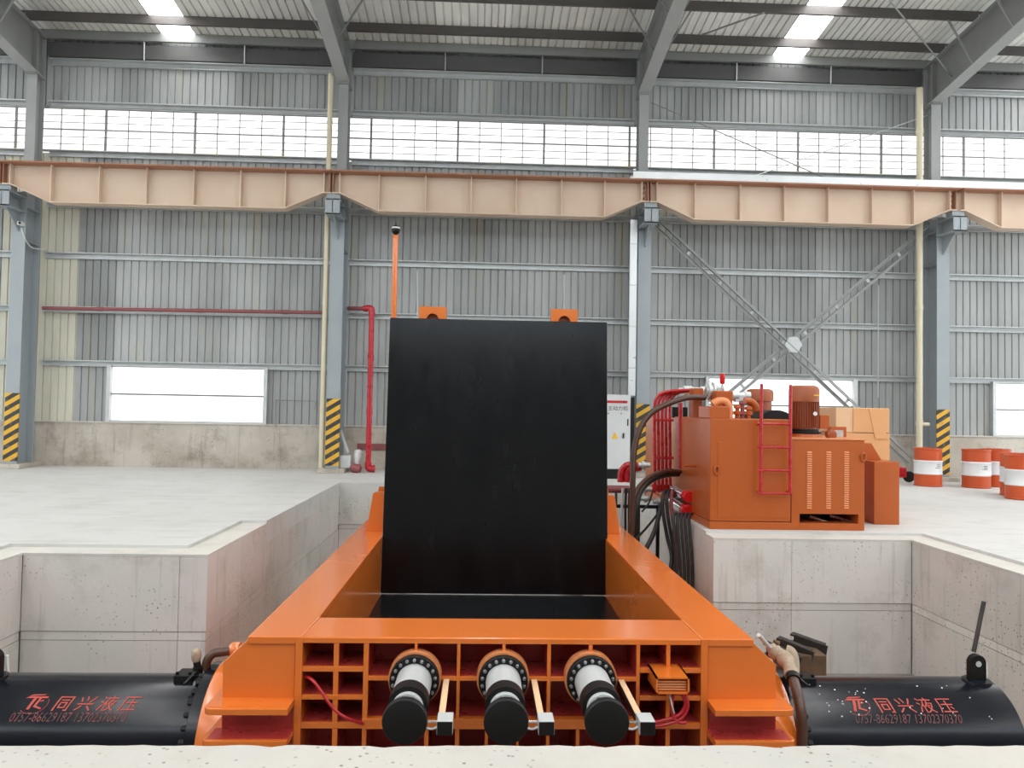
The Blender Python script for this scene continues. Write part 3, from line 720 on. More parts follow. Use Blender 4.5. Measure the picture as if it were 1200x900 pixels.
# chamber floor and lid
b = B(); b.box(PXC-HI+.01, PXC+HI-.01, 6.0, 9.72, -.80, -.735); obj('chamber_floor', b, BLACK, press)
def lidy(z): return 9.64+(z+.735)*.34/3.48
y0, y1 = lidy(-.72), lidy(2.745)
lid = B(); lid.prism([(y0, -.72), (y0+.09, -.72), (y1+.09, 2.745), (y1, 2.745)], 'x', PXC-HI+.004, PXC+HI-.004+.03)
lid = obj('lid', lid, BLACK, press, bev=.008, label='tall black steel lid standing open, slightly tilted back')
for x0 in (-1.1, -.5, .1, .7, 1.3):
    b = B(); b.prism([(lidy(0)+.09, 0), (lidy(0)+.35, .2), (lidy(2.5)+.25, 2.5), (lidy(2.6)+.09, 2.6)], 'x', PXC+x0-.14, PXC+x0-.11); obj('rib', b, ORANGE, lid)
for px0, px1, py0, py1 in ((491, 523, 359, 375), (646, 677, 362, 378)):
    a, c = W(px0, py0, 10.2), W(px1, py1, 10.2); cx = (a.x+c.x)/2; hw = (c.x-a.x)/2; r = hw*.44; zz = a.z-hw*.95
    arc = [(cx+r*math.cos(t), zz+r*math.sin(t)) for t in [k*PI/10 for k in range(11)]]
    poly = [(cx-hw, 2.45), (cx-hw, a.z), (cx+hw, a.z), (cx+hw, 2.45), (cx+r, 2.45)]+arc+[(cx-r, 2.45)]
    b = B(); b.prism(poly, 'y', 10.2, 10.34); lg = obj('lifting_lug', b, ORANGE, lid, bev=.004)
    b = B(); b.box(cx-hw, cx+hw, 10.28, 10.33, 2.4, a.z-.02); obj('lug_back', b, UNITDK, lg)
# three lock cylinders pointing at the camera
for j, cx in enumerate((-.435, .183, .803)):
    cz = -.305; b = B()
    b.lathe((cx, YM-.02, cz), (0, -1, 0), [(0, .122), (.47, .122)], 36)
    cy = obj('lock_cylinder', b, BARREL, press, smooth=40, label='short grey hydraulic cylinder with black end cap, %s of three' % ('left', 'middle', 'right')[j])
    obj('mount_disc', B().lathe((cx, YM+.05, cz), (0, -1, 0), [(0, .185), (.095, .185)], 40), PALEORANGE, cy, smooth=40)
    obj('bolt_flange', B().lathe((cx, YM-.045, cz), (0, -1, 0), [(0, .172), (.045, .172), (.05, .168), (.05, .12)], 40), MATBLK, cy, smooth=40)
    for k in range(18):
        t = 2*PI*(k+.5)/18; x, z = cx+.148*math.cos(t), cz+.148*math.sin(t)
        obj('bolt', B().lathe((x, YM-.095, z), (0, -1, 0), [(0, .0125), (.02, .0125), (.024, .009)], 8), BOLT, cy, smooth=40)
    obj('gland_band', B().lathe((cx, YM-.42, cz), (0, -1, 0), [(0, .1225), (.002, .129), (.13, .129), (.133, .10)], 40), MATBLK, cy, smooth=40)
    obj('gland_rim', B().lathe((cx, YM-.55, cz), (0, -1, 0), [(0, .10), (.05, .10), (.052, .085)], 32), BARREL, cy, smooth=40)
    for k in range(8):
        t = 2*PI*(k+.5)/8; obj('bolt', B().cyl((cx+.082*math.cos(t), YM-.60, cz+.082*math.sin(t)), (cx+.082*math.cos(t), YM-.62, cz+.082*math.sin(t)), .013, 8), BOLT, cy)
    obj('cap_neck', B().lathe((cx, YM-.60, cz), (0, -1, 0), [(0, .06), (.09, .06)], 20), MATBLK, cy, smooth=40)
    obj('end_cap', B().lathe((cx, 4.80, cz-.012), (0, -1, 0), [(0, .05), (.002, .136), (.05, .138), (.056, .134), (.058, .13)], 40), MATBLK, cy, smooth=40)
    # limit switch on its bar
    sx = cx+.245
    sb = obj('limit_switch', B().box(sx-.048, sx+.048, 4.72, 4.86, -.385, -.30), BARREL, press, bev=.004, label='small grey limit switch box beside a lock cylinder')
    obj('switch_face', B().box(sx-.046, sx+.046, 4.716, 4.722, -.384, -.304), MATBLK, sb)
    obj('switch_bar', B().box(sx-.045, sx-.005, 4.85, YM-.01, -.325, -.315), CARTON2, sb)
    obj('switch_side', B().box(sx-.048, sx-.045, 4.85, YM-.01, -.36, -.315), MATBLK, sb)
    obj('arm', B().cyl((cx+.10, 4.80, -.335), (sx-.04, 4.80, -.335), .008, 8), CHROME, sb); obj('cable', B().tube([(cx+.12, 4.80, -.37), (sx-.08, 4.79, -.375), (sx-.045, 4.79, -.36)], .007, 6), WHITE, sb, smooth=50)
# junction box on the grid
a, c = W(769, 794, 5.28), W(808, 813.5, 5.28)
jb = B(); jb.box(a.x, c.x, 5.28, 5.56, c.z, c.z+.012); jb.box(a.x, c.x, 5.28, 5.56, a.z-.01, a.z); jb.box(a.x, a.x+.012, 5.28, 5.56, c.z, a.z); jb.box(c.x-.012, c.x, 5.28, 5.56, c.z, a.z); jb.box(a.x+.014, c.x-.014, 5.34, 5.56, c.z+.014, a.z-.012)
jb = obj('junction_box', jb, ORANGE, press, label='small orange box with a red slatted front')
b = B(); b.box(a.x+.012, c.x-.012, 5.325, 5.338, c.z+.012, a.z-.01); obj('box_face', b, REDEND, jb)
for k in range(4):
    z = c.z+.02+(a.z-c.z-.05)*k/3.6; obj('slat', B().box(a.x+.018, c.x-.018, 5.30, 5.327, z, z+.010), PALEORANGE, jb)
for k, (dx, pts) in enumerate(((-.06, [(800, 814), (803, 826), (795, 838), (778, 844), (762, 847)]), (-.02, [(803, 814), (806, 828), (798, 842), (780, 849), (758, 852)]), (.03, [(789, 814), (787, 830), (790, 842), (798, 847), (804, 846)]))):
    obj('box_cable', B().tube([W(x, y, 5.40) for x, y in pts], .013, 8), REDP, jb, smooth=50)
obj('box_cable', B().tube([W(785, 814, 5.36), W(787, 824, 5.34), W(790, 836, 5.40)], .006, 6), WHITE, jb, smooth=50)
obj('grid_cable', B().tube([W(357, 792, 5.56), W(366, 797, 5.46), W(375, 808, 5.44), W(385, 823, 5.43), W(396, 835, 5.43), W(410, 843, 5.44), W(426, 848, 5.49)], .011, 8), REDP, press, smooth=50)
# big side cylinders with painted lettering
CR, CYY, CZZ = .49, 6.35, -1.095
def wrap(root, vs, fs, x0, arc0, mat, name, lab=None):
    bm = bmesh.new(); bv = [bm.verts.new(v) for v in vs]
    for f in fs:
        try: bm.faces.new([bv[i] for i in f])
        except ValueError: pass
    y = -.05
    while y < .2:
        bmesh.ops.bisect_plane(bm, geom=bm.verts[:]+bm.edges[:]+bm.faces[:], plane_co=(0, y, 0), plane_no=(0, 1, 0)); y += .016
    bm.verts.index_update(); vs = [tuple(v.co) for v in bm.verts]; fs = [tuple(v.index for v in f.verts) for f in bm.faces]; bm.free()
    b = B(); out = []
    for x, y, z in vs:
        t = math.radians(arc0)+y/CR
        out.append((x0+x, CYY-(CR+.003)*math.cos(t), CZZ+(CR+.003)*math.sin(t)))
    b.add(out, fs); return obj(name, b, mat, root, label=lab)
def tong_poly(h, sh):
    vs, fs = [], []
    def q(x0, x1, y0, y1):
        o = len(vs); vs.extend([((x+y*sh)*h, y*h, 0) for x, y in ((x0, y0), (x1, y0), (x1, y1), (x0, y1))]); fs.append((o, o+1, o+2, o+3))
    q(.08, .17, -.08, .80); q(.17, .90, .72, .80); q(.81, .90, -.08, .72); q(.70, .81, -.08, .0)
    q(.27, .72, .53, .60); q(.30, .38, .08, .44); q(.38, .70, .37, .44); q(.62, .70, .08, .37); q(.38, .62, .08, .15)
    return vs, fs
def logo_poly():
    vs, fs = [], []
    def q(pts):
        o = len(vs); vs.extend([(x, y, 0) for x, y in pts]); fs.append(tuple(range(o, o+len(pts))))
    q([(0, .092), (.165, .092), (.17, .108), (.03, .110)]); q([(.02, .112), (.13, .118), (.15, .128), (.05, .126)])
    q([(.045, 0), (.068, 0), (.088, .092), (.065, .092)]); q([(.088, .02), (.106, .02), (.124, .092), (.106, .092)]); q([(.088, .02), (.150, .0), (.155, .012), (.092, .034)]); q([(.122, .06), (.146, .068), (.148, .08), (.124, .072)])
    arc = [(.085+.105*math.cos(t), .05+.085*math.sin(t)) for t in [-2.4+k*.26 for k in range(12)]]
    for k in range(11): q([arc[k], arc[k+1], (arc[k+1][0]*.97+.0025, arc[k+1][1]*.97+.0015), (arc[k][0]*.97+.0025, arc[k][1]*.97+.0015)])
    return vs, fs
for s in (-1, 1):
    x0 = PXC+s*2.33; x1 = PXC+s*(4.11 if s > 0 else 4.75)
    b = B(); b.lathe((x0, CYY, CZZ), (s, 0, 0), [(0, CR), (abs(x1-x0)-.01, CR), (abs(x1-x0), CR-.012)], 72)
    cy = obj('side_cylinder', b, CYLBLK, press, smooth=40, label='%s large black horizontal cylinder with red lettering' % ('left' if s < 0 else 'right'))
    obj('mount_disc', B().lathe((PXC+s*1.93, CYY, CZZ), (s, 0, 0), [(0, .66), (.29, .62), (.31, .61)], 64), ORANGE, cy, smooth=40)
    obj('bolt_flange', B().lathe((PXC+s*2.24, CYY, CZZ), (s, 0, 0), [(0, .585), (.09, .585), (.095, .575), (.10, .48)], 64), CYLBLK, cy, smooth=40)
    for k in range(36):
        t = 2*PI*k/36; obj('bolt', B().lathe((PXC+s*2.335, CYY+.54*math.cos(t), CZZ+.54*math.sin(t)), (s, 0, 0), [(0, .022), (.04, .022), (.046, .016)], 6), MATBLK, cy)
    # lug on top
    lx = PXC+s*(3.98 if s > 0 else 4.03)
    z0 = CZZ+CR-.02; hw = .068
    arc = [(lx+hw*math.cos(t), z0+.17+hw*math.sin(t)) for t in [k*PI/10 for k in range(11)]]
    b = B(); b.prism([(lx+hw, z0)]+arc+[(lx-hw, z0)], 'y', 6.30, 6.36); obj('lug', b, MATBLK, cy, bev=.004)
    b = B(); b.cyl((lx, 6.296, z0+.165), (lx, 6.30, z0+.165), .024, 14); obj('lug_hole', b, BARREL, cy)
    b = B(); b.lathe((lx, 6.33, z0-.005), (0, 0, 1), [(0, .12), (.035, .11), (.04, .08)], 20); obj('lug_pad', b, CYLBLK, cy, smooth=40)
    # lettering
    tx = W(25 if s < 0 else 993, 825, 6.03).x
    sc_ = .95
    wrap(cy, *logo_poly(), tx, 46.5, LETTER, 'lettering', 'red painted emblem')
    for k, ch in enumerate('同兴液压'):
        cs = .135 if s < 0 else .142
        vs, fs = tong_poly(cs, .25 if s < 0 else -.18) if k == 0 else text_verts(ch, cs, 0.0, .25 if s < 0 else -.18)
        wrap(cy, vs, fs, tx+(.225 if s < 0 else .25)+k*.165, 46.5, LETTER, 'lettering', 'red painted Chinese character')
    vs, fs = text_verts('0757-86629187 13702370370', .098, .0, .2)
    mx = max(v[0] for v in vs); k = .86/mx
    wrap(cy, [(x*k, y, z) for x, y, z in vs], fs, tx-.05 if s < 0 else tx+.03, 36.0, LETTERW, 'lettering', 'worn red telephone number')
    if s > 0:
        for k in range(34):
            xx = random.choice((random.uniform(2.75, 3.15), random.uniform(2.7, 4.1))); t = math.radians(random.uniform(40, 78)); r = random.uniform(.003, .008)
            n = Vector((0, -math.cos(t), math.sin(t))); p = Vector((xx, CYY, CZZ))+n*CR
            obj('paint_speck', B().cyl(p, p+n*.002, r, 6), SPECK, cy)
    # port block on top of the barrel
    bx = PXC+s*2.52
    pbk = obj('port_block', B().box(bx-.07, bx+.07, CYY-.10, CYY+.08, CZZ+CR-.03, CZZ+CR+.04), MATBLK, cy, bev=.006)
    for dx in (-.05, .05): obj('bolt', B().cyl((bx+dx, CYY-.07, CZZ+CR+.04), (bx+dx, CYY-.07, CZZ+CR+.06), .014, 6), MATBLK, pbk)
# beacon post on the left rail
q = W(463.3, 290, 10.9)
root = empty('beacon_post', (q.x, 10.9, ZT), 'slim orange post with a black ball on top standing behind the black lid', 'post')
tz = W(463.5, 276, 10.9).z
obj('post', B().cyl((q.x, 10.9, ZT), (q.x, 10.9, tz), .038, 14), ORANGE, root, smooth=40)
obj('foot_plate', B().box(q.x-.09, q.x+.09, 10.81, 10.99, ZT, ZT+.02), ORANGE, root)
obj('collar', B().lathe((q.x, 10.9, tz-.04), (0, 0, 1), [(0, .042), (.04, .046)], 14), ORANGE, root, smooth=40)
obj('ball', B().lathe((q.x, 10.9, tz), (0, 0, 1), [(0, .025)]+[(.02+.062-.062*math.cos(t), .02+.042*math.sin(t)) for t in [k*PI/8 for k in range(9)]], 16), MATBLK, root, smooth=60)
obj('ball_band', B().lathe((q.x, 10.9, tz+.095), (0, 0, 1), [(0, .062), (.022, .058)], 16), BARREL, root, smooth=40); obj('tip', B().cyl((q.x, 10.9, tz+.14), (q.x, 10.9, tz+.19), .008, 6), MATBLK, root)
# hoses at the two side cylinders
def hose(pts, r, mat, label, cat='hose', group=None, n=10, sub=6, name='hose'):
    o = Vector(pts[-1]); return obj(name, B().tube(pts, r, n, sub), mat, smooth=60, label=label, cat=cat, group=group, origin=o)
q = W(236, 786, 6.3)
root = empty('hose_fitting', q, 'brown hose with black fittings joining the left cylinder to the press', 'hose')
obj('hose', B().tube([W(241, 785, 6.3), W(243, 774, 6.3), W(250, 766, 6.32), W(262, 764, 6.35), W(277, 762, 6.4)], .035, 10), BRHOSE, root, smooth=60)
obj('nozzle', B().tube([W(234, 789, 6.28), W(231, 779, 6.28), W(230, 768, 6.28)], .028, 10), MATBLK, root, smooth=60)
obj('wrap', B().lathe(W(230, 775, 6.28), (-.02, 0, 1), [(0, .03), (.03, .04), (.08, .036), (.10, .02)], 12), TAPE, root, smooth=60)
obj('clamp', B().lathe(W(232, 786, 6.28), (0, 0, 1), [(0, .04), (.03, .04)], 10), MATBLK, root, smooth=40)
obj('lever', B().bar(W(216, 802, 6.1), W(229, 788, 6.2), .02, .015), MATBLK, root)
q = W(277, 762, 6.4)
obj('hose_port', B().lathe((q.x-.05, 6.4, q.z), (1, 0, 0), [(0, .05), (.02, .065), (.08, .065)], 14), ORANGE, root, smooth=40)
q = W(925, 800, 6.2)
root = empty('hose_fitting', q, 'tape-wrapped brown hose bent over the right cylinder flange', 'hose')
obj('hose', B().tube([W(906, 762, 6.3), W(916, 768, 6.25), W(926, 780, 6.1), W(930, 797, 5.95), W(935, 815, 5.85), W(939, 840, 5.78), W(940, 868, 5.76), W(939, 895, 5.78)], .040, 12), BRHOSE, root, smooth=60)
obj('wrap', B().tube([W(903, 758, 6.32), W(908, 764, 6.28), W(917, 769, 6.24), W(925, 780, 6.10), W(928, 792, 5.99)], [.045, .062, .052, .066, .05, .058], 12), TAPE, root, smooth=60)
obj('wrap', B().tube([W(921, 762, 6.3), W(927, 765, 6.28), W(930, 775, 6.25), W(930, 790, 6.2)], .045, 10), TAPE, root, smooth=60)
obj('strap', B().tube([W(889, 744, 6.2), W(897, 753, 6.25), W(904, 761, 6.28)], .018, 8), GALV, root, smooth=60)
obj('lever', B().bar(W(936, 795, 6.0), W(946, 803, 5.95), .015, .015), MATBLK, root)
obj('clamp', B().tube([W(929, 792, 5.99), W(930, 797, 5.95)], .055, 12, 1), MATBLK, root, smooth=60)
# bar leaning by the right lug
rod('steel_bar', [W(1141, 764, 6.42), W(1153, 705, 6.5)], .018, DARKST, 'dark steel bar standing tilted behind the right cylinder lug', 'bar', n=8)
rod('white_stick', [W(9, 792, 6.45), W(8, 768, 6.45)], .014, WHITE, 'short white stick beside the lug at the left edge', 'stick', n=8)
b = B(); b.lathe(W(1152, 793, 6.42), (0, 0, 1), [(0, .03), (.03, .035), (.12, .03), (.15, .015)], 10); obj('white_rag', b, WHITE, smooth=60, label='small white rag behind the right cylinder lug', cat='rag', origin=W(1152, 793, 6.42))
# scrap channels in the right bay of the pit
labs = ['rusty steel channel lying uppermost against the pit wall', 'rusty steel channel lying in the middle of the scrap pile', 'rusty steel channel lowest in the scrap pile behind the right cylinder']
for k, (pa, pb_, yy) in enumerate((((930, 750), (969, 764), 9.2), ((914, 755), (953, 771), 9.0), ((899, 761), (938, 778), 8.72))):
    a, c = W(*pa, yy), W(*pb_, yy-.25); b = B(); d = (c-a)
    b.bar(a, c, .02, .14); b.bar(a+Vector((0, .06, .06)), c+Vector((0, .06, .06)), .12, .02); b.bar(a+Vector((0, .06, -.06)), c+Vector((0, .06, -.06)), .12, .02)
    obj('steel_channel', b, DARKST, label=labs[k], cat='scrap steel', group='scrap channels in the pit', origin=c)
a = W(929, 768, 8.75); c = W(969, 769, 8.75)
obj('rusty_block', B().box(a.x, c.x, 8.75, 9.35, PD, a.z), RUST, bev=.01, label='rusty brown steel block under the scrap channels', cat='block', origin=((a.x+c.x)/2, 9.05, PD))

# ================================================================== POWER UNIT
YU = 10.41
uL, uM, uR = W(832, 600, YU).x, W(927.5, 600, YU).x, W(1013, 600, YU).x
zt1, zt2 = W(880, 491, YU).z, W(970, 515.5, YU).z
zsk = W(900, 611.5, YU).z
unit = empty('hydraulic_power_unit', ((uL+uR)/2, 12, 0), 'orange hydraulic power unit with tank, motors and red pipes on the right platform', 'power unit')
b = B(); b.box(uL, uM-.01, YU, YU+2.0, zsk, zt1); obj('tank', b, UNITOR, unit, bev=.012)
b = B(); b.box(uL+.03, uM-.2, YU+2.06, YU+4.3, zsk, zt1-.02); obj('rear_tank', b, UNITOR, unit, bev=.012)
b = B(); b.box(uL-.004, uM, YU-.01, YU+4.3, .0, zsk-.006); obj('skid', b, UNITOR, unit, bev=.006)
b = B(); b.box(uL+.10, uM-.03, YU-.006, YU, zsk+.05, zt1-.32); obj('tank_panel', b, UNITOR, unit, bev=.003)
z1 = W(836, 476, YU).z
b = B(); b.box(uL, W(857, 480, YU).x, YU+.05, YU+.6, zt1, z1); obj('filter_box', b, UNITOR, unit, bev=.008)
# housing frame with opening at the foot
zo0, zo1 = W(970, 613.5, YU).z, W(970, 602.5, YU).z; xo0, xo1 = W(937, 608, YU).x, W(1006, 608, YU).x
b = B(); b.box(uM, uR, YU, YU+1.5, zo1, zt2); b.box(uM, xo0, YU, YU+1.5, 0, zo1); b.box(xo1, uR, YU, YU+1.5, 0, zo1); b.box(xo0, xo1, YU, YU+1.5, 0, zo0)
obj('pump_housing', b, UNITOR, unit, bev=.004)
b = B(); b.box(uM-.01, uR+.02, YU-.012, YU+1.5, zt2, zt2+.02); obj('housing_lid', b, PALEORANGE, unit, bev=.003)
b = B(); b.box(xo0, xo1, YU+.5, YU+.52, zo0, zo1); obj('opening_back', b, MATBLK, unit)
for p0, p1 in (((948, 605), (975, 614)), ((972, 604), (1003, 613))): obj('inner_pipe', B().cyl(W(*p0, YU+.25), W(*p1, YU+.22), .025, 8), CHROME, unit, smooth=40)
for px in (948.5, 971, 992):
    b = B(); a = W(px-2.6, 528, YU); c = W(px+2.6, 596, YU)
    for k in range(26):
        z = c.z+(a.z-c.z)*k/26; b.prism([(YU-.012, z), (YU, z+.018), (YU, z)], 'x', a.x, c.x)
    obj('louver_slits', b, PALEORANGE, unit, kind='stuff')
# lifting rings
for (px, py) in ((840, 551), (1012, 536)):
    q = W(px, py, YU-.02); obj('lifting_ring', B().tube([q+Vector((.045*math.cos(t)*.7, 0, .055*math.sin(t))) for t in [k*2*PI/12 for k in range(13)]], .012, 8, 2), UNITOR, unit, smooth=60)
# ladder
lad = obj('ladder', B().cyl(W(891.5, 577, YU-.12), W(892.5, 450, YU-.12), .022, 10), REDP, unit, smooth=40, label='red ladder on the front of the tank')
obj('ladder_rail', B().cyl(W(926, 578, YU-.12), W(926.5, 451, YU-.12), .022, 10), REDP, lad, smooth=40)
for py in (496.5, 524, 551, 578):
    a, c = W(888, py, YU-.12), W(928, py, YU-.12); obj('rung', B().cyl(a, (c.x, c.y, a.z), .016, 8), REDP, lad, smooth=40)
for px in (891.5, 926):
    for py in (498, 577): q = W(px, py, YU-.12); obj('bracket', B().cyl(q, q+Vector((0, .13, 0)), .012, 8), REDP, lad)
# motors
def motor(px, py0, py1, wpx, Y, lab, detail=True):
    t, bt = W(px, py0, Y), W(px, py1, Y); r = (W(px+wpx/2, py1, Y).x-W(px-wpx/2, py1, Y).x)/2; h = t.z-bt.z; c = Vector((bt.x, Y, bt.z))
    m_ = obj('motor', B().lathe(c, (0, 0, 1), [(0, r*.86), (h*.66, r*.86)], 32), UNITDK, unit, smooth=40, label=lab)
    obj('fan_cover', B().lathe(c+Vector((0, 0, h*.63)), (0, 0, 1), [(0, r*.99), (h*.27, r*.99), (h*.34, r*.9), (h*.37, r*.72)], 32), MOTOROR, m_, smooth=30)
    obj('end_flange', B().lathe(c+Vector((0, 0, -h*.1)), (0, 0, 1), [(0, r*1.12), (h*.05, r*1.12), (h*.06, r*.95), (h*.11, r*.95)], 32), MATBLK if detail else UNITDK, m_, smooth=30)
    obj('mount_plate', B().lathe(c+Vector((0, 0, -h*.19)), (0, 0, 1), [(0, r*1.22), (h*.09, r*1.10)], 32), UNITOR, m_, smooth=30)
    if detail:
        for k in range(40):
            a = 2*PI*k/40; d = Vector((math.cos(a), math.sin(a), 0))
            obj('fin', B().bar(c+d*r*.92+Vector((0, 0, h*.04)), c+d*r*.92+Vector((0, 0, h*.63)), r*.035, r*.14, upv=d), UNITDK, m_)
        obj('name_plate', B().cyl(c+Vector((r*.35, -r*.95, h*.36)), c+Vector((r*.35, -r*1.0, h*.36)), .03, 12), WHITE, m_)
        obj('terminal_box', B().box(c.x+r*.9, c.x+r*1.55, Y-.1, Y+.15, bt.z+h*.02, bt.z+h*.33), UNITOR, m_, bev=.006)
        obj('inlet', B().lathe((c.x+r*1.35, Y-.2, bt.z-h*.1), (0, -1, 0), [(0, .07), (.08, .07), (.09, .05)], 14), UNITDK, m_, smooth=40)
        obj('maker_plate', B().box(c.x+r*.25, c.x+r*.6, Y-r*1.0, Y-r*.93, bt.z+h*.76, bt.z+h*.79), YELLOW, m_)
motor(942, 452, 503, 34, YU+.55, 'upright orange electric motor with cooling fins on the louvred housing')
motor(890, 456, 494, 31, YU+2.6, 'upright orange motor behind the ladder', False)
a = W(882, 491, YU+.8); c = W(920, 491, YU+.8); r = (c.x-a.x)/2
b = B(); b.prism([(a.x+r+r*math.cos(t), zt1-.02+r*.62*math.sin(t)) for t in [k*PI/16 for k in range(17)]], 'y', YU+.5, YU+1.3); obj('black_dome', b, MATBLK, unit, bev=.01)
# frame with grey plate right of the motor
a, c = W(973, 500, YU+.7), W(992, 515, YU+.7)
o = obj('plate_frame', B().box(a.x, c.x, YU+.7, YU+.8, c.z-.05, a.z), UNITOR, unit, bev=.004); obj('frame_plate', B().box(a.x+.03, c.x-.05, YU+.694, YU+.70, c.z-.05, a.z-.05), BARREL, o)
# valves and pipework on the tank roof
def upipe(pts, Y, r, mat, nm='pipe', parent=None, n=10):
    return obj(nm, B().tube([W(p[0], p[1], Y if len(p) < 3 else p[2]) for p in pts], r, n), mat, parent or unit, smooth=60)
upipe([(835, 474), (842, 470), (850, 471), (854, 478), (854, 490)], YU+.3, .055, PALEORANGE, 'elbow_pipe')
upipe([(872, 470), (880, 471), (886, 478), (888, 490)], YU+1.0, .055, UNITOR, 'elbow_pipe')
for px in (864, 870, 877):
    q = W(px, 488, YU+.5); h = {864: .14, 870: .2, 877: .12}[px]
    v = obj('valve', B().lathe((q.x, q.y, zt1), (0, 0, 1), [(0, .035), (.05, .035), (.06, .06), (.10, .06), (.11, .03), (h, .03), (h+.01, .055), (h+.05, .05), (h+.06, .015)], 14), UNITOR if px != 870 else DULLRED, unit, smooth=40)
for (px, py, wpx, hpx, Y, mat, nm) in ((866, 464, 26, 12, YU+1.4, SILVER, 'valve_block'), (812, 458, 34, 12, YU+2.2, SILVER, 'valve_block'), (832, 458, 10, 22, YU+1.2, SILVER, 'valve_block'), (846, 468, 20, 20, YU+1.0, UNITOR, 'manifold'),
                                       (816, 462, 12, 14, YU+1.3, UNITOR, 'manifold'), (815, 480, 11, 24, YU+1.2, UNITDK, 'manifold'), (795, 484, 18, 14, YU+2.5, MATBLK, 'manifold'), (826, 484, 10, 12, YU+1.1, MATBLK, 'manifold'), (842, 455, 12, 8, YU+1.5, SILVER, 'valve_block')):
    q = W(px, py, Y); s = Y/900; hw, hh = wpx*s/2, hpx*s/2
    bb = B()
    if mat is SILVER:
        bb.lathe((q.x-hw, Y, q.z), (1, 0, 0), [(0, hh*.6), (hw*.3, hh*.62), (hw*.32, hh), (hw*.9, hh), (hw*.92, hh*.75), (hw*1.5, hh*.75), (hw*1.52, hh*.95), (hw*2, hh*.9)], 14)
        bb.box(q.x-hw*.4, q.x+hw*.4, Y-.06, Y+.06, q.z-hh*1.2, q.z)
        obj(nm, bb, mat, unit, smooth=35)
    else:
        bb.box(q.x-hw, q.x+hw, Y-.12, Y+.12, q.z-hh, q.z+hh); obj(nm, bb, mat, unit, bev=.012)
b = B(); b.cyl(W(846, 459, YU+1.2), W(846.5, 449, YU+1.2), .012, 8); lp = obj('beacon_stem', b, BARREL, unit)
q = W(846.5, 450, YU+1.2); obj('beacon', B().lathe(q, (0, 0, 1), [(0, .028), (.02, .04), (.15, .04), (.16, .03)], 14), REDEND, unit, smooth=40, label='small red beacon lamp')
# red pressure pipes
for k, px in enumerate((767, 771.5, 776, 780.5, 785)):
    Y = 12.1+.05*k
    o = upipe([(px+.5, 577), (px, 520), (px, 478), (px+3, 466), (px+11, 460), (px+30, 457.5), (822, 457)], Y, .025, REDP, 'pressure_pipe')
    q = W(px, 575, Y); obj('union', B().lathe((q.x, Y, q.z), (0, 0, 1), [(0, .045), (.10, .045)], 6), REDEND, o)
upipe([(797.5, 549), (797.5, 510), (797.5, 472)], 12.0, .034, REDP, 'pressure_pipe')
for k in range(2):
    q = W(765, 492+k*44, 12.15); e = W(788, 492+k*44, 12.15)
    obj('pipe_clamp', B().box(q.x, e.x, 12.06, 12.10, q.z-.02, q.z+.02), REDP, unit, bev=.004)
upipe([(802, 546), (815, 546), (824, 549)], YU+.7, .02, UNITOR, 'small_pipe')
# two pumps pointing out of the tank side
for (p0, p1, r) in (((787, 574), (804, 581), .085), ((785, 586), (803, 597), .10)):
    a, c = W(*p0, 12.2), W(*p1, 11.45)
    pu = obj('pump', B().cyl(a, c, r*.85, 18), CHROME, unit, smooth=40, label='chrome cylinder with red end beside the tank'); d = (c-a).normalized()
    obj('pump_end', B().lathe(c, d, [(0, r), (.14, r), (.15, r*.9)], 18), REDEND, pu, smooth=40)
    obj('pump_arm', B().box(c.x, uL+.02, c.y-.06, c.y+.06, c.z-r*.5, c.z+r*.5), UNITOR, pu)
hose([W(826, 466, 11.4), W(806, 466, 11.3), W(783, 473, 11.2), (W(762, 485, 11.15)), W(749, 505, 11.1), W(743, 530, 11.05), W(741.5, 560, 11.0), W(741, 600, 11.0), W(739, 640, 11.0)], .043, BRHOSE, 'thick brown hose arching from the tank top down into the pit')
hose([W(797, 553, 11.9), W(783, 552, 11.7), W(765, 557, 11.5), W(750, 569, 11.3), W(743, 585, 11.2), W(740, 610, 11.1), W(738, 650, 11.0)], .036, BRHOSE, 'brown hose arching low in front of the red pipes')
hose([W(795, 556, 11.9), W(780, 557, 11.7), W(764, 563, 11.6), W(752, 575, 11.5), W(747, 592, 11.4), W(746, 615, 11.4), W(745, 650, 11.4)], .035, HOSE, 'dark hose just under the low brown hose')
hl = ['black hose looping down beside the pumps, nearest the press', 'black hose second from the press in the looping bundle', 'dark red hose in the looping bundle below the pumps']
for k in range(3):
    dx = k*5
    hose([W(789+dx*.3, 582, 11.6), W(783+dx*.6, 575, 11.5), W(777+dx, 580, 11.4), W(777+dx, 600, 11.35), W(782+dx, 630, 11.3), W(787+dx*.8, 655, 11.2), W(780+dx*.8, 690, 11.0), W(772+dx, 715, 10.8)], .028, (HOSE, HOSE, DULLRED)[k], hl[k], group='hoses looping into the pit')
for k in range(5):
    px = 790+k*4.6
    hose([W(px+3, 602, 10.95), W(px-1, 606, 10.9), W(px, 625, 10.85), W(px+2, 650, 10.8), W(px+3, 680, 10.75), W(px+1, 715, 10.7)], .023, HOSE, '%s black hose from the press of five hanging down the pit wall' % ('first', 'second', 'third', 'fourth', 'fifth')[k], group='hoses hanging on the pit wall')
for k in range(4):
    px = 729+k*4
    hose([W(px+1, 572, 11.6), W(px, 590, 11.6), W(px, 620, 11.6), W(px+1, 655, 11.6)], .02, (GALV, HOSE, BRHOSE, HOSE)[k], 'thin upright line %s in the bundle behind the right hinge ear' % ('first', 'second', 'third', 'fourth')[k], cat='pipe')
for k in range(2):
    px = 730+k*7
    hose([W(px-3, 565, 12.0), W(px-2, 553, 12.0), W(px+3, 546, 12.0), W(px+9, 545, 12.0), W(px+12, 552, 12.0)], .05, REDP, 'red elbow hose %s behind the black hose' % ('nearer the lid', 'nearer the red pipes')[k])
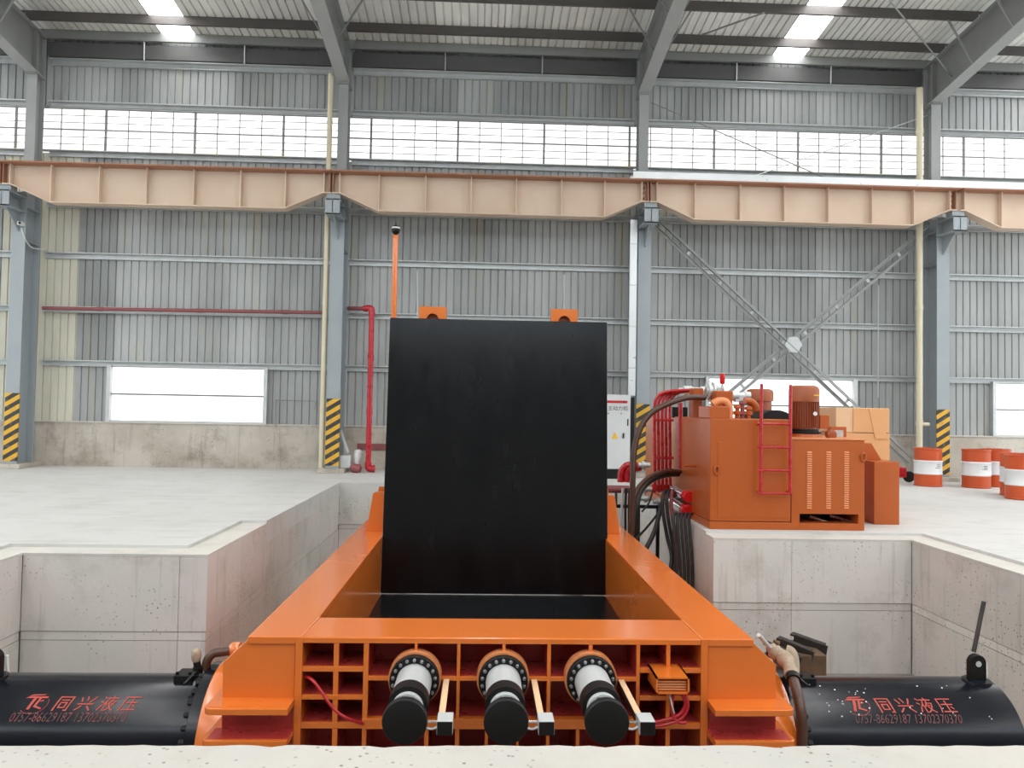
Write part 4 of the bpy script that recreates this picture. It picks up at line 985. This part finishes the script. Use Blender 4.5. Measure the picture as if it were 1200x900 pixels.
hose([W(752, 600, 11.7), W(760, 590, 11.7), W(765, 575, 11.8)], .014, HOSE, 'thin black hose crossing below the red pipes')
hose([W(745, 632, 11.2), W(758, 618, 11.4), W(772, 600, 11.6), W(778, 585, 11.7)], .018, HOSE, 'thin black hose rising towards the red pipes')
hose([W(756, 645, 11.0), W(766, 625, 11.2), W(772, 605, 11.4), W(775, 590, 11.5)], .035, HOSE, 'thick black hose curving under the frame bar')
root = empty('valve_frame', W(750, 594, 11.8), 'black frame bar carrying silver valves above the pit', 'frame')
obj('crossover_pipe', B().cyl(W(712, 573, 11.9)-Vector((.3, 0, 0)), W(737, 573.5, 11.9), .06, 14), DULLRED, root, smooth=40)
obj('pipe_post', B().bar(W(722, 574, 11.9), W(722, 594, 11.8), .04, .04), MATBLK, root)
obj('frame_bar', B().bar(W(720, 593, 11.8), W(774, 594, 11.8), .06, .05), MATBLK, root)
for (px, py) in ((755, 545), (757, 573), (757, 584), (772, 588)):
    q = W(px, py, 11.9); obj('valve', B().lathe(q-Vector((.09, 0, 0)), (1, 0, 0), [(0, .04), (.05, .04), (.055, .065), (.10, .065), (.105, .045), (.18, .04)], 12), SILVER, root, smooth=35)
for px in (748, 771): obj('frame_leg', B().bar(W(px, 594, 11.8), (W(px, 594, 11.8).x, 11.8, PD), .05, .05), MATBLK, root)

# ---- orange steel cabinet, carton
y0 = 11.02; a, c = W(1026, 541, y0), W(1054, 615, y0)
root = empty('steel_cabinet', ((a.x+c.x)/2, y0+.4, 0), 'plain orange steel cabinet with sloped back standing right of the louvred housing', 'cabinet')
obj('body', B().box(a.x-.02, c.x, y0, y0+.9, .0, a.z), UNITOR, root, bev=.006)
q = W(1014, 519, y0+.45); r = W(1046, 538, y0+.45)
b = B(); b.prism([(a.x-.02, a.z), (a.x-.02, q.z), (a.x+.12, q.z), (c.x-.08, a.z)], 'y', y0+.35, y0+.9); obj('sloped_top', b, UNITOR, root, bev=.004)
Y = 12.6; a, c = W(980, 477.5, Y), W(1042, 540, Y)
root = empty('cardboard_box', ((a.x+c.x)/2, Y+.4, 0), 'tall pale cardboard box standing behind the power unit', 'box')
zs = W(1000, 507, Y).z; xs_ = W(1000, 500, Y).x; xd = W(1022, 500, Y).x
obj('lower_carton', B().box(a.x+.02, c.x+.01, Y, Y+.8, 0, zs-.006), CARTON, root, bev=.008)
obj('upper_carton', B().box(a.x, c.x, Y+.01, Y+.8, zs, a.z), CARTON2, root, bev=.008)
obj('flap', B().box(xs_, c.x, Y-.006, Y+.01, zs+.01, a.z-.01), CARTON, root)
b = B(); b.prism([(xd-.06, a.z-.02), (xd+.02, a.z-.02), (c.x-.02, zs-.1), (xd+.05, zs-.1)], 'y', Y-.014, Y-.006); obj('side_flap', b, CARTON, root)

# ---- electrical cabinet
Y = 17.75; xl, xr = W(704, 500, Y).x, W(739, 500, Y).x; zt = W(725, 462.5, Y).z; zb_ = W(725, 550, Y).z
root = empty('electrical_cabinet', ((xl+xr)/2, Y+.2, 0), 'light grey electrical cabinet with red stripe and yellow warning triangle', 'electrical cabinet')
obj('body', B().box(xl, xr-.002, Y+.02, Y+.45, zb_, zt), CABGR, root, bev=.006)
obj('side_panel', B().box(xr, xr+.09, Y+.03, Y+.45, .05, zt-.06), MATBLK, root)
d = obj('door', B().box(xl+.02, xr-.02, Y, Y+.02, zb_+.02, zt-.07), CABGR, root, bev=.004)
obj('plinth', B().box(xl, xr, Y+.03, Y+.45, 0, zb_), MATBLK, root)
z = W(725, 471, Y).z; obj('red_stripe', B().box(xl+.05, xr-.08, Y-.003, Y, z-.03, z+.03), REDP, d)
q = W(720.5, 511, Y); b = B(); b.prism([(q.x-.075, q.z-.06), (q.x+.075, q.z-.06), (q.x, q.z+.09)], 'y', Y-.004, Y); obj('warning_triangle', b, YELLOW, d)
q = W(730.5, 510.5, Y); obj('handle', B().box(q.x-.014, q.x+.014, Y-.03, Y, q.z-.06, q.z+.06), MATBLK, d, bev=.004)
q = W(736, 495, Y); b = B(); b.box(q.x-.02, q.x+.01, Y-.003, Y, q.z-.08, q.z+.08); obj('label_strip', b, INK, d)
vs_, fs_ = text_verts('主动力柜', .12, 0.0); q = W(712, 480.5, Y); b = B(); b.add([(q.x+x, Y-.003, q.z+z_) for x, z_, _ in vs_], fs_); obj('lettering', b, INK, d)
for px in (713, 728): q = W(px, 484.5, Y); obj('indicator', B().cyl((q.x, Y, q.z), (q.x, Y-.015, q.z), .014, 8), INK, d)

# ---- oil drums
def drum(px, Y, lab, first=[None]):
    x = W(px, 560, Y).x; R, H = .292, .86
    root = empty('oil_drum', (x, Y, 0), lab, 'drum', 'orange and white oil drums')
    if first[0] is None:
        def part(prof, mat): return B().lathe((0, 0, 0), (0, 0, 1), prof, 40).mesh('drum', mat, 35)
        def tubep(prof, mat):
            return part(prof, mat)
        lo = [(.0, R-.01), (.012, R+.004), (.03, R+.004), (.04, R-.006), (.27, R-.006)]
        mid = [(.27, R-.006), (.29, R+.006), (.31, R-.004), (.545, R-.004), (.565, R+.008), (.585, R-.004)]
        hi = [(.585, R-.005), (.82, R-.006), (.83, R+.004), (H, R+.004), (H, R-.012), (H-.02, R-.014)]
        lid_ = [(H-.03, R-.02), (H-.02, R-.02)]
        bung = B().lathe((.15, -.08, H-.02), (0, 0, 1), [(0, .035), (.018, .035), (.02, .02)], 10).mesh('bung', BOLT, 35)
        mk = B()
        for k in range(3):
            a = -PI/2+.05+k*.16
            for dz in (0, .035, .07):
                if (k+int(dz*100)) % 4 == 3: continue
                p = Vector((math.cos(a)*(R-.002), math.sin(a)*(R-.002), .42+dz)); t = Vector((-math.sin(a), math.cos(a), 0))
                nn = Vector((math.cos(a), math.sin(a), 0))*.001
                w_ = .016+.008*((k*3+int(dz*60)) % 2)
                mk.add([p-t*w_+nn, p+t*w_+nn, p+t*w_+nn+Vector((0, 0, .012)), p-t*w_+nn+Vector((0, 0, .012))], [(0, 1, 2, 3)])
        first[0] = [('lower_body', part(lo, DRUMOR)), ('white_band', part(mid, DRUMWH)), ('upper_body', part(hi, DRUMOR)), ('drum_top', part(lid_, DRUMOR)), ('bung', bung), ('stencil_mark', mk.mesh('mark', INK))]
    for nm, me in first[0]: inst(nm, me, (x, Y, 0), root)
    root.rotation_euler.z = random.uniform(-.3, .3)
drum(1087.5, 17.15, 'oil drum in front of the striped column foot')
drum(1144, 16.9, 'foremost oil drum of the pair right of the striped column')
drum(1167.5, 17.25, 'oil drum half hidden behind the left drum of the pair')
drum(1191, 15.3, 'oil drum mostly hidden behind the drum at the right edge')
drum(1197.5, 14.65, 'nearest oil drum cut by the right edge of the picture')
# small trolley wheel and bits behind the cabinet
q = W(1064, 556, 17.9); root = empty('trolley', (q.x, 17.9, 0), 'small dark trolley wheel with red housing by the first drum', 'trolley')
obj('wheel', B().lathe((q.x+.02, 17.86, .14), (0, 1, 0), [(0, .08), (.01, .13), (.07, .13), (.08, .08)], 18), MATBLK, root, smooth=40)
obj('housing', B().box(q.x-.25, q.x-.05, 17.85, 18.1, .12, .36), REDP, root, bev=.02); obj('axle_arm', B().bar((q.x-.2, 17.95, .14), (q.x+.1, 17.95, .14), .05, .05), DARKST, root)
